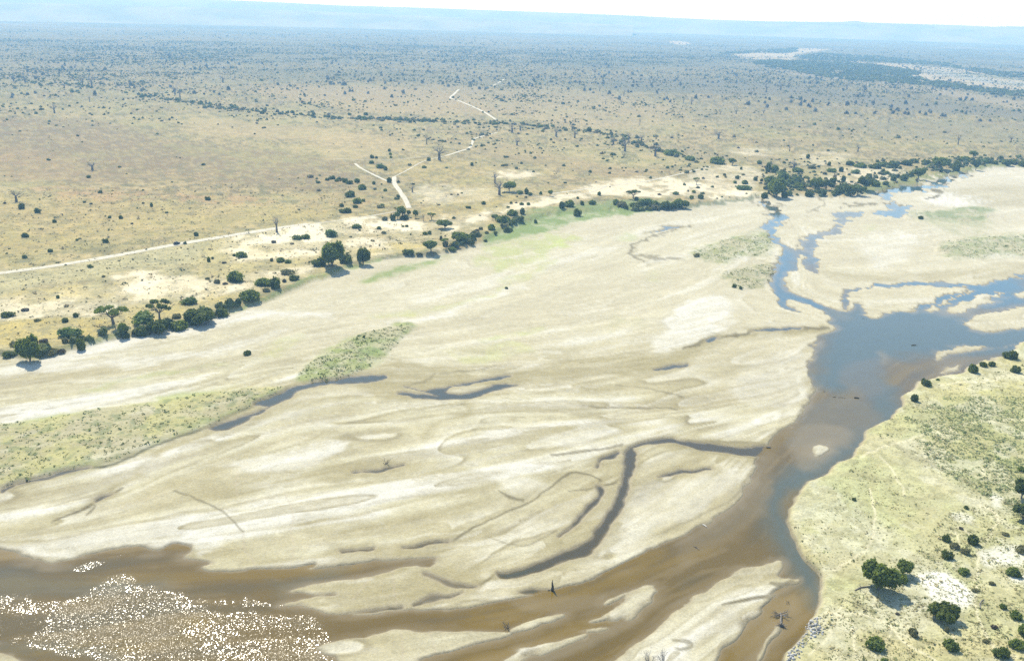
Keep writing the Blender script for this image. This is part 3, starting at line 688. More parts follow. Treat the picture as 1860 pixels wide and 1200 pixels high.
# grass tufts and stubble where the cover is rough
t1 = g.ramp(g.noise(geo, .9, 2, .5), .53, .64); t2 = g.ramp(g.noise(geo, .23, 3, .6), .50, .62)
t3 = g.ramp(g.noise(geo, .075, 4, .7), .52, .60)
tf = g.math('MULTIPLY', g.math('MULTIPLY', g.math('MAXIMUM', g.math('MAXIMUM', t1, t2), g.math('MULTIPLY', t3, .7)), ta_), .5)
c2 = g.mixc(tf, c1, (.17, .165, .095))
g.link(c2, g.b.inputs['Base Color'])
g.link(g.math('MULTIPLY_ADD', wa_, -.35, .95), g.b.inputs['Roughness'])
g.b.inputs['Specular IOR Level'].default_value = .15
g.link(g.bump(g.math('ADD', f1, g.math('MULTIPLY', t1, ta_)), .5, .35), g.b.inputs['Normal'])

quad = (np.arange(NR - 1)[:, None] * NA + np.arange(NA - 1)[None]).ravel()
FQ = np.stack([quad, quad + 1, quad + NA + 1, quad + NA], 1)[:, ::-1]
tuft = np.clip(pm * (1 - .6 * (plain_col.mean(1) > .42)) + pe * .55 + im * .5, 0, 1)
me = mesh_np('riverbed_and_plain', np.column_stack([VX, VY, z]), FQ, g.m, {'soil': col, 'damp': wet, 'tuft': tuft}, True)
put('ground', me, kind='structure')

# ------------------------------------------------------------------ the water: one level sheet lying in the channels
wmask = (sd_water > -3.5 - D * .004) & (z < .12) | (sd_water > -1)
wq = wmask[FQ].any(1) & (D[FQ[:, 0]] < 2600)
Fw = FQ[wq]; used = np.unique(Fw); remap = np.full(len(VX), -1); remap[used] = np.arange(len(used)); Fw = remap[Fw]
wcol = np.zeros((len(VX), 3)); col = wcol
col[:] = (.118, .078, .012)
mix((.158, .102, .010), sstep(.3, 1.5, S2 + S3 * .6) * .7)
mix((.235, .175, .075), sstep(1.0, 2.2, S3 + S2 * .4 + S5 * .3) * .5)
mix((.20, .145, .055), sstep(.8, 2.2, S1 + S4 * .5) * .4)
mix((.09, .065, .02), sstep(.8, 2.2, -S1 * .8 - S4 * .6) * .4)
mix((.085, .064, .018), sstep(.3, 1.5, -S2 * .8 - S3 * .6) * .6)
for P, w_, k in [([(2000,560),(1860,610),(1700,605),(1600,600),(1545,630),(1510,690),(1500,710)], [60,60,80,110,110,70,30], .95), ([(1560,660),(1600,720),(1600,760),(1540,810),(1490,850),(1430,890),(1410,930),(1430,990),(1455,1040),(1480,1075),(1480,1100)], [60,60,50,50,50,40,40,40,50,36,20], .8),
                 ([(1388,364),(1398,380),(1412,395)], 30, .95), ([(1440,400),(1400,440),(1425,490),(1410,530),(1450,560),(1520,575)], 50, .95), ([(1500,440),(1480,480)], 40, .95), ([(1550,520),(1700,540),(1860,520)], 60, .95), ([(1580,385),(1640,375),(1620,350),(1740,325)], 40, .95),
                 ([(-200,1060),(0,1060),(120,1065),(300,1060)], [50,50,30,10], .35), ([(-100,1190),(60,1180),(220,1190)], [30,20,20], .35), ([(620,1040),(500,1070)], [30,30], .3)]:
    mix(np.where((PY0 < 560)[:, None], (.055, .105, .125), (.070, .092, .076)), maskp(band(P, w_), 0, 14, False, True) * k)  # bluer upstream: sky reflection painted into the water colour
pl = sstep(-1, 2, sd_pool_w) * (sd_river < -1)
mix((.045, .050, .030), pl * .9)
mix((.065, .050, .020), pl * sstep(940, 1000, PX0) * (PY0 > 780) * .8)
tone((.125, .105, .055), [(1485,725),(1555,726),(1590,748),(1560,800),(1480,820),(1440,800),(1450,760)], .7, 8)
tone((.155, .12, .07), z6((850,860),(900,790),(980,750),(1040,740),(1100,800),(1110,880),(1080,960),(980,980),(880,930)), .35, 8)
for P, k in [([(1440,780),(1520,770),(1540,800),(1500,850),(1460,850)], .5), ([(1700,655),(1760,645),(1745,655),(1712,668)], .3), ([(1598,640),(1606,637),(1612,650),(1606,662),(1600,655)], .6), ([(1470,830),(1500,835),(1520,820),(1515,800),(1480,800),(1465,815)], .5),
             ([(640,1060),(770,1035),(860,1060),(800,1080),(700,1095)], .4), ([(935,1090),(1000,1085),(1100,1075),(1050,1110),(950,1110)], .4), ([(1360,870),(1400,820),(1410,850),(1390,930),(1290,1010),(1240,1030),(1250,980)], .3), ([(1390,1140),(1420,1100),(1440,1090),(1450,1130),(1420,1190),(1390,1205),(1340,1205)], .3), ([(1705,565),(1760,560),(1800,545),(1760,570),(1720,578)], .5)]:
    tone((.22, .17, .085), P, k, 7)
mix((.25, .205, .12), sstep(.8, -.1, sd_water - .9 * (n_s - .5)) * .7)
mix((.235, .185, .10), sstep(4.0, -.5, sd_water + S2 * 1.1 + S1 * .5) * .5 * (sd_pool_w < 0) * (sd_east < -4))
rip = np.zeros(len(VX)); 
rip = np.maximum(rip, maskp([(-300,1085),(0,1088),(110,1092),(150,1090),(225,1052),(300,1062),(370,1080),(400,1088),(480,1098),(560,1115),(600,1150),(600,1220),(210,1220),(165,1188),(60,1168),(0,1166),(-300,1150)], 0, 24, True, True) * .6)
rip = np.maximum(rip, maskp([(135,1028),(160,1015),(230,1006),(235,1012),(180,1025),(155,1035)], 0, 4, True, True) * .5)
for P in [[(445,1097),(460,1093),(530,1098),(510,1104),(465,1102)], [(335,1122),(365,1110),(390,1112),(385,1122),(350,1126)], [(388,1122),(420,1116),(470,1130),(440,1135),(400,1132)], [(330,1205),(400,1175),(460,1160),(520,1165),(560,1185),(590,1210)], [(500,1120),(560,1128),(590,1140),(560,1152),(520,1140)]]:
    rip = np.maximum(rip, maskp(P, 0, 5, True, True) * 1.0)
wcol = col
mix((.15, .145, .125), rip * .55)
rip *= .42 + .75 * sstep(.36, .64, fbm(VX, VY * .8, 11, 2, 5)); rip *= .7 + .5 * sstep(-.5, 1, S2)
w = NT('river_water')
geo = w.new('ShaderNodeNewGeometry').outputs['Position']
wc = w.new('ShaderNodeAttribute', attribute_name='silt_and_sky').outputs['Color']; ra = w.new('ShaderNodeAttribute', attribute_name='riffle').outputs['Fac']
n1 = w.noise(geo, .12, 4, .6)
w.link(w.mixc(w.math('MULTIPLY_ADD', n1, .6, -.15), wc, w.mixc(1.0, wc, (.72, .74, .78), 'MULTIPLY')), w.b.inputs['Base Color'])
w.b.inputs['IOR'].default_value = 1.333
w.link(w.math('MULTIPLY_ADD', ra, .34, .05), w.b.inputs['Roughness'])
r1 = w.noise(geo, 2.1, 3, .6); r2 = w.noise(geo, .55, 3, .6)
hh = w.math('ADD', r1, w.math('MULTIPLY', r2, 1.4))
bn = w.bump(hh, w.math('MULTIPLY_ADD', ra, .12, .05), .24)
vo = w.new('ShaderNodeTexVoronoi'); vo.inputs['Scale'].default_value = 5.5
mp = w.new('ShaderNodeMapping'); mp.inputs['Scale'].default_value = (1, .75, 1); w.link(geo, mp.inputs[0]); w.link(mp.outputs[0], vo.inputs['Vector'])
v1_ = w.new('ShaderNodeVectorMath', operation='SUBTRACT'); w.link(vo.outputs['Color'], v1_.inputs[0]); v1_.inputs[1].default_value = (.5, .5, .5)
v2_ = w.new('ShaderNodeVectorMath', operation='MULTIPLY'); w.link(v1_.outputs[0], v2_.inputs[0]); v2_.inputs[1].default_value = (.62, .62, 0)
v3_ = w.new('ShaderNodeVectorMath', operation='SCALE'); w.link(v2_.outputs[0], v3_.inputs[0]); w.link(w.ramp(ra, .02, .52), v3_.inputs['Scale'])
v4_ = w.new('ShaderNodeVectorMath', operation='ADD'); w.link(v3_.outputs[0], v4_.inputs[0]); w.link(bn, v4_.inputs[1])
v5_ = w.new('ShaderNodeVectorMath', operation='NORMALIZE'); w.link(v4_.outputs[0], v5_.inputs[0]); w.link(v5_.outputs[0], w.b.inputs['Normal'])
me = mesh_np('river_water', np.column_stack([VX, VY, np.zeros_like(VX)])[used], Fw, w.m, {'silt_and_sky': wcol[used], 'riffle': rip[used]}, True)
put('water', me, kind='structure')
del col
print('water', len(used), round(time.time() - T0, 1))

# ------------------------------------------------------------------ far hills
def simple(name, c, rough=.9, c2=None, scale=1.0, metallic=0.0):
    m = NT(name); m.b.inputs['Roughness'].default_value = rough; m.b.inputs['Metallic'].default_value = metallic
    m.b.inputs['Specular IOR Level'].default_value = .25
    tc = m.new('ShaderNodeTexCoord').outputs['Object']
    f = m.ramp(m.noise(tc, scale, 4, .6), .35, .65)
    m.link(m.mixc(f, c, c2 or tuple(v * .7 for v in c)), m.b.inputs['Base Color'])
    m.link(m.bump(f, .4, .05), m.b.inputs['Normal'])
    return m.m
hm = simple('hill_scrub', (.17, .17, .12), .95, (.27, .25, .18), .002)
def ridge(P, d0, depth, seed, name='hills'):
    """a range of hills: photograph skyline points P, at distance d0"""
    P = np.asarray(P, float); n = 260; m = 14
    xs = np.linspace(P[0, 0], P[-1, 0], n); ys = np.interp(xs, P[:, 0], P[:, 1])
    d = F[None] * FPX + R[None] * (xs[:, None] - CX) - U[None] * (ys[:, None] - CY)
    hd = np.hypot(d[:, 0], d[:, 1])
    V = []
    for j in range(m):
        t = j / (m - 1); dd = d0 + (t - .35) * depth
        prof = math.sin(math.pi * min(1, t / .7) / 2) ** 1.5 if t < .7 else 1 - ((t - .7) / .3) ** 2
        top = CAM_H + d[:, 2] / hd * (d0 + .35 * depth)
        nn = (fbm(xs * 7 + seed * 31, np.full(n, j * 60.0), 160, seed % 8, 4) - .5)
        zt = np.maximum(top, 3) * prof * (1 + nn * .5 * (1 - prof)) - 4 * (1 - prof)
        V.append(np.column_stack([d[:, 0] / hd * dd, d[:, 1] / hd * dd, zt]))
    q = (np.arange(m - 1)[:, None] * n + np.arange(n - 1)[None]).ravel()
    me = mesh_np(name, np.vstack(V), np.stack([q, q + 1, q + n + 1, q + n], 1)[:, ::-1], hm, smooth=True)
    put(name, me, kind='structure')
ridge([(-900,-26),(-500,-20),(0,-10),(200,-4),(400,0),(500,4),(620,10),(760,14),(900,19),(960,21),(1060,25),(1160,29),(1240,33.5),(1300,36),(1400,39),(1480,40),(1530,40),(1545,38.5),(1556,38),(1570,41),(1650,43.5),(1740,46),(1800,49),(1835,48),(1900,50),(2100,56),(2500,64)], 11700, 1700, 1)
ridge([(-900,-12),(-500,-6),(-100,3),(150,8),(350,13),(600,22),(800,31),(930,37),(1050,42),(1150,46)], 9300, 1500, 2)
# ------------------------------------------------------------------ haze
def haze_box():
    bx = 12500.0; y0, y1, z0, z1 = -300.0, 13600.0, -1.4, 330.0
    V = [(-bx, y0, z0), (bx, y0, z0), (bx, y1, z0), (-bx, y1, z0), (-bx, y0, z1), (bx, y0, z1), (bx, y1, z1), (-bx, y1, z1)]
    me = mesh_np('haze', V, [(0, 3, 2, 1), (4, 5, 6, 7), (0, 1, 5, 4), (1, 2, 6, 5), (2, 3, 7, 6), (3, 0, 4, 7)])
    m = bpy.data.materials.new('haze_air'); m.use_nodes = True; nt = m.node_tree
    nt.nodes.remove(nt.nodes['Principled BSDF'])
    pv = nt.nodes.new('ShaderNodeVolumePrincipled')
    pv.inputs['Color'].default_value = (.30, .62, 1.0, 1); pv.inputs['Absorption Color'].default_value = (.55, .55, .55, 1); pv.inputs['Density'].default_value = HAZE_DENSITY; pv.inputs['Anisotropy'].default_value = .1
    nt.links.new(pv.outputs[0], nt.nodes['Material Output'].inputs['Volume'])
    me.materials.append(m); put('haze', me, kind='stuff')
haze_box()
#@@PART2

# ------------------------------------------------------------------ plants: materials and builders
def leafmat(name, a, b, tr=.22, scale=.7):
    m = NT(name); tc = m.new('ShaderNodeTexCoord').outputs['Object']
    oi = m.new('ShaderNodeObjectInfo').outputs['Random']
    f = m.ramp(m.noise(tc, scale, 3, .6), .36, .64)
    c = m.mixc(f, a, b)
    c = m.mixc(m.math('MULTIPLY', oi, .4), c, tuple(v * .62 for v in a))
    m.link(c, m.b.inputs['Base Color']); m.b.inputs['Roughness'].default_value = .75; m.b.inputs['Specular IOR Level'].default_value = .2
    t = m.new('ShaderNodeBsdfTranslucent'); m.link(m.mixc(1.0, c, (1.25, 1.2, .7), 'MULTIPLY'), t.inputs[0])
    x = m.new('ShaderNodeMixShader'); x.inputs[0].default_value = tr
    m.link(m.b.outputs[0], x.inputs[1]); m.link(t.outputs[0], x.inputs[2]); m.link(x.outputs[0], m.out.inputs['Surface'])
    return m.m
M_DARK = leafmat('dark_green_leaves', (.085, .118, .026), (.17, .205, .045), .46)
M_MID = leafmat('green_leaves', (.125, .170, .036), (.22, .275, .06), .5)
M_LITE = leafmat('light_green_leaves', (.115, .175, .050), (.19, .255, .085), .38)
M_OLV = leafmat('olive_leaves', (.16, .165, .08), (.25, .245, .13), .4)
M_BRN = leafmat('dry_brown_leaves', (.095, .080, .050), (.150, .125, .080), .1)
M_BARK = simple('grey_bark', (.13, .105, .085), .9, (.20, .175, .145), 1.5)
M_BAO = simple('smooth_baobab_bark', (.115, .098, .090), .85, (.185, .165, .155), .5)
M_TWIG = simple('grey_twigs', (.16, .15, .15), .9, (.23, .22, .21), .8)
M_DRIFT = simple('bleached_driftwood', (.10, .088, .070), .9, (.22, .20, .165), 2.0)

def unit_sphere_pts(rs, n):
    v = rs.normal(size=(n, 3)); return v / np.linalg.norm(v, axis=1)[:, None]
def leaves(rs, lobes, n, size, zmin=0.05, shell=.62):
    """n small leaf sprays through the lobes (x, y, z, rx, ry, rz): returns V, F (quads)"""
    L = np.asarray(lobes, float); wt = (L[:, 3] * L[:, 4] * L[:, 5]) ** (2 / 3); wt /= wt.sum()
    k = rs.choice(len(L), n, p=wt); d = unit_sphere_pts(rs, n)
    r = shell + (1 - shell) * rs.rand(n) ** .6
    r *= 1 + .16 * np.sin(d[:, 0] * 7 + k) * np.cos(d[:, 1] * 6 + d[:, 2] * 5)
    P = L[k, :3] + d * L[k, 3:] * r[:, None]
    P[:, 2] = np.maximum(P[:, 2], zmin * rs.rand(n) + .02)
    nn = d + rs.normal(size=(n, 3)) * .55; nn /= np.linalg.norm(nn, axis=1)[:, None]
    t = np.cross(nn, unit_sphere_pts(rs, n)); t /= np.linalg.norm(t, axis=1)[:, None] + 1e-9
    b = np.cross(nn, t)
    s = size * (.55 + .9 * rs.rand(n))[:, None]; s2 = s * (.5 + .5 * rs.rand(n))[:, None]
    V = np.stack([P - t * s - b * s2, P + t * s - b * s2 * .6, P + t * s * .8 + b * s2, P - t * s * .7 + b * s2 * .9], 1).reshape(-1, 3)
    return V, np.arange(4 * n).reshape(-1, 4)
ICO = None
def ico():
    global ICO
    if ICO is None:
        import bmesh
        bm = bmesh.new(); bmesh.ops.create_icosphere(bm, subdivisions=2, radius=1.0)
        V = np.array([v.co[:] for v in bm.verts]); Fc = np.array([[v.index for v in f.verts] for f in bm.faces]); bm.free()
        ICO = (V, np.column_stack([Fc, Fc[:, 2]]))
    return ICO
def cores(lobes, k=.74, seed=0):
    V0, F0 = ico(); Vs, Fs = [], []
    for i, l in enumerate(lobes):
        n = 1 + .16 * np.sin(V0[:, 0] * 5 + i * 2 + seed) * np.sin(V0[:, 1] * 6 + i) + .1 * np.sin(V0[:, 2] * 9 + i)
        V = V0 * n[:, None] * np.array(l[3:]) * k + np.array(l[:3]); V[:, 2] = np.maximum(V[:, 2], -.1)
        Fs.append(F0 + sum(len(v) for v in Vs)); Vs.append(V)
    return np.vstack(Vs), np.vstack(Fs)
def tube(P, r, k=6):
    P = np.asarray(P, float); r = np.asarray(r, float); n = len(P)
    t = np.gradient(P, axis=0); t /= np.linalg.norm(t, axis=1)[:, None] + 1e-9
    up = np.array([0.31, .17, .93]); a = np.cross(t, up); a /= np.linalg.norm(a, axis=1)[:, None] + 1e-9
    b = np.cross(t, a); an = np.arange(k) / k * 2 * math.pi
    V = (P[:, None] + r[:, None, None] * (a[:, None] * np.cos(an)[None, :, None] + b[:, None] * np.sin(an)[None, :, None])).reshape(-1, 3)
    q = (np.arange(n - 1)[:, None] * k + np.arange(k)[None]); q2 = (np.arange(n - 1)[:, None] * k + (np.arange(k)[None] + 1) % k)
    return V, np.stack([q.ravel(), q2.ravel(), q2.ravel() + k, q.ravel() + k], 1)
def join(parts):
    Vs, Fs, o = [], [], 0
    for V, Fc in parts:
        Vs.append(V); Fs.append(Fc + o); o += len(V)
    return np.vstack(Vs), np.vstack(Fs)
def branch(rs, p, d, L, r, depth, out, spread=.6, kids=(2, 4), lift=.15, rmin=.03, k=5):
    n = 4; P = [np.array(p, float)]; dd = np.array(d, float)
    for i in range(n):
        dd = dd + rs.normal(size=3) * .12 + np.array([0, 0, lift * .25]); dd /= np.linalg.norm(dd); P.append(P[-1] + dd * L / n)
    rr = np.linspace(r, max(r * .55, rmin), n + 1); out.append(tube(P, rr, k if r > .1 else 3))
    ends = [P[-1]]
    if depth > 0:
        ends = []
        for _ in range(rs.randint(kids[0], kids[1] + 1)):
            j = rs.randint(2, n + 1); nd = dd + rs.normal(size=3) * spread + np.array([0, 0, lift]); nd /= np.linalg.norm(nd)
            ends += branch(rs, P[j], nd, L * (.55 + .25 * rs.rand()), rr[j] * .62, depth - 1, out, spread, kids, lift, rmin, k)
    return ends

def shrub_mesh(seed, mat, n=420, w=2.0, h=1.7, lobes=5, leaf=.20):
    rs = np.random.RandomState(seed); L = []
    for i in range(lobes):
        a = rs.rand() * 6.28; q = rs.rand() * .55 * w if i else 0
        rr = w * (.45 + .3 * rs.rand()) if i else w * .62
        hh = h * (.42 + .2 * rs.rand())
        L.append((math.cos(a) * q, math.sin(a) * q, hh * .75, rr, rr * (.8 + .3 * rs.rand()), hh))
    V, Fc = join([leaves(rs, L, int(n * 1.3), leaf * w / 2 * 1.1, shell=.6), cores(L, .62, seed)])
    return mesh_np('shrub', V, Fc, mat)
def tree_meshes(seed, mat, H=9.0, Wd=5.0, trunk=1.7, lobes=13, n=3000, leaf=.34, flat=.75, tr=.38):
    """rounded dense tree: (trunk mesh, crown mesh); H height, Wd crown radius"""
    rs = np.random.RandomState(seed); L = []; ch = H - trunk
    for i in range(lobes):
        a = i * 2.4 + rs.rand(); q = Wd * (.2 + .58 * rs.rand()) if i else 0
        zc = trunk + ch * (.35 + .38 * rs.rand() * (1 - q / Wd * .5)); rr = Wd * (.26 + .22 * rs.rand())
        L.append((math.cos(a) * q, math.sin(a) * q, zc, rr, rr, rr * flat * ch / Wd * .85))
    crown = mesh_np('crown', *join([leaves(rs, L, int(n * 1.2), leaf * 1.05, shell=.6), cores(L, .64, seed)]), mat)
    out = [tube([(0, 0, -.3), (.1, 0, trunk * .5), (.15, .1, trunk * 1.1)], [tr * 1.5, tr, tr * .85], 8)]
    for l in L[:6]:
        out.append(tube([(.15, .1, trunk * .9), (l[0] * .5, l[1] * .5, (trunk + l[2]) * .5 + .2), (l[0], l[1], l[2])], [tr * .6, tr * .4, tr * .15], 5))
    return mesh_np('trunk', *join(out), M_BARK, smooth=True), crown
def umbrella_meshes(seed, mat, H=7.5, Wd=6.5, n=2200):
    rs = np.random.RandomState(seed); out = []; ends = []
    out.append(tube([(0, 0, -.3), (.05, 0, 1.0), (.2, .1, H * .36)], [.62, .42, .36], 8))
    for i in range(6):
        a = i * 1.05 + rs.rand() * .5
        ends += branch(rs, (.2, .1, H * .33), (math.cos(a), math.sin(a), .85), H * .42, .24, 2, out, .42, (2, 3), .05, .04)
    L = []
    for e in ends:
        q = np.array(e); rad = math.hypot(q[0], q[1]); 
        if rad > Wd: q[:2] *= Wd / rad
        q[2] = H * (.86 + .06 * rs.rand()) - (rad / Wd) ** 2 * H * .16
        rr = 1.0 + .5 * rs.rand(); L.append((q[0], q[1], q[2], rr, rr, .5 + .2 * rs.rand()))
    L = L[:26]
    return mesh_np('trunk', *join(out), M_BARK, smooth=True), mesh_np('crown', *join([leaves(rs, L, n, .24, shell=.45), cores(L, .6, seed)]), mat)
def baobab_meshes(seed, H=15.0, fine=True):
    rs = np.random.RandomState(seed); tr = H * .085
    th_ = [(0, 0, -.4), (0, 0, H * .04), (.05, .02, H * .2), (.1, .05, H * .38), (.12, .1, H * .47)]
    trunk = tube(th_, [tr * 1.35, tr * 1.1, tr * .95, tr * .8, tr * .5], 10)
    out = []
    for i in range(7):
        a = i * .9 + rs.rand() * .6; el = .35 + .9 * rs.rand()
        branch(rs, (.1, .05, H * (.30 + .14 * rs.rand())), (math.cos(a), math.sin(a), el), H * .30, tr * .36, 3, out, .55, (2, 3) if fine else (1, 2), .12, .035, 4)
    return mesh_np('trunk', *trunk, M_BAO, smooth=True), mesh_np('branches', *join(out), M_TWIG)

P_SHRUB = {'dark': [shrub_mesh(i, M_DARK, 520, 2.0, 1.8) for i in (1, 2, 3, 4)], 'mid': [shrub_mesh(i, M_MID, 520, 2.0, 1.7) for i in (5, 6, 7)],
           'lite': [shrub_mesh(i, M_LITE, 480, 2.0, 1.5, 6) for i in (8, 9, 10)], 'olive': [shrub_mesh(i, M_OLV, 420, 2.0, 1.5) for i in (11, 12, 13)],
           'brown': [shrub_mesh(i, M_BRN, 300, 2.0, 1.3) for i in (14, 15)]}
P_TREE = {'tree': [tree_meshes(21, M_DARK), tree_meshes(22, M_DARK), tree_meshes(23, M_DARK, trunk=1.2, lobes=11)], 'gtree': [tree_meshes(24, M_MID, trunk=1.8), tree_meshes(25, M_MID)],
          'low': [tree_meshes(26, M_DARK, H=6.5, trunk=.4, lobes=10, flat=.9), tree_meshes(27, M_MID, H=6.5, trunk=.3, lobes=12, flat=.95)],
          'umb': [umbrella_meshes(31, M_MID), umbrella_meshes(32, M_DARK, 8, 5.5)], 'bao': [baobab_meshes(s) for s in (41, 42, 43, 44)]}
NM = {'tree': 'broadleaf_tree', 'gtree': 'broadleaf_tree', 'low': 'broadleaf_tree', 'umb': 'umbrella_tree', 'bao': 'baobab_tree'}
CNT = [0]
PRNG = np.random.RandomState(99)
TAKEN = []
def plant(x, y, w, h, kind, label, group=None, z_off=-0.05):
    """one plant whose foot is seen at photograph x, y; w, h its apparent width and height there"""
    X, Y, Z = ground(x, y); Z = max(Z, 0) + z_off
    dv = np.array([X, Y, Z - CAM_H]); depth = dv @ F; rng_ = np.linalg.norm(dv); s_ = depth / FPX
    th_ = math.asin((CAM_H - Z) / rng_)
    wm_ = w * s_; hm_ = max((h * s_ - .55 * wm_ * math.sin(th_)) / math.cos(th_), .38 * wm_)
    rz = PRNG.rand() * 6.28; CNT[0] += 1; i = CNT[0]
    TAKEN.append((X, Y, wm_ / 2))
    if kind in P_SHRUB:
        me = P_SHRUB[kind][i % len(P_SHRUB[kind])]
        return put('shrub', me, None, (X, Y, Z), rz, (wm_ / 3.9, wm_ / 3.9, hm_ / 1.95), label=label, category='shrub', group=group)
    tr_, cr_ = P_TREE[kind][i % len(P_TREE[kind])]
    W0, H0 = {'tree': (9.6, 9.2), 'gtree': (9.6, 9.2), 'low': (9.6, 6.9), 'umb': (11.5, 7.6), 'bao': (14, 13.5)}[kind]
    o = bpy.data.objects.new(NM[kind], None); COL.objects.link(o); o.location = (X, Y, Z); o.rotation_euler = (0, 0, rz)
    o.scale = (wm_ / W0, wm_ / W0, hm_ / H0); o['label'] = label; o['category'] = 'tree'
    if group: o['group'] = group
    put('trunk', tr_, o); put('branches' if kind == 'bao' else 'crown', cr_, o)
    return o

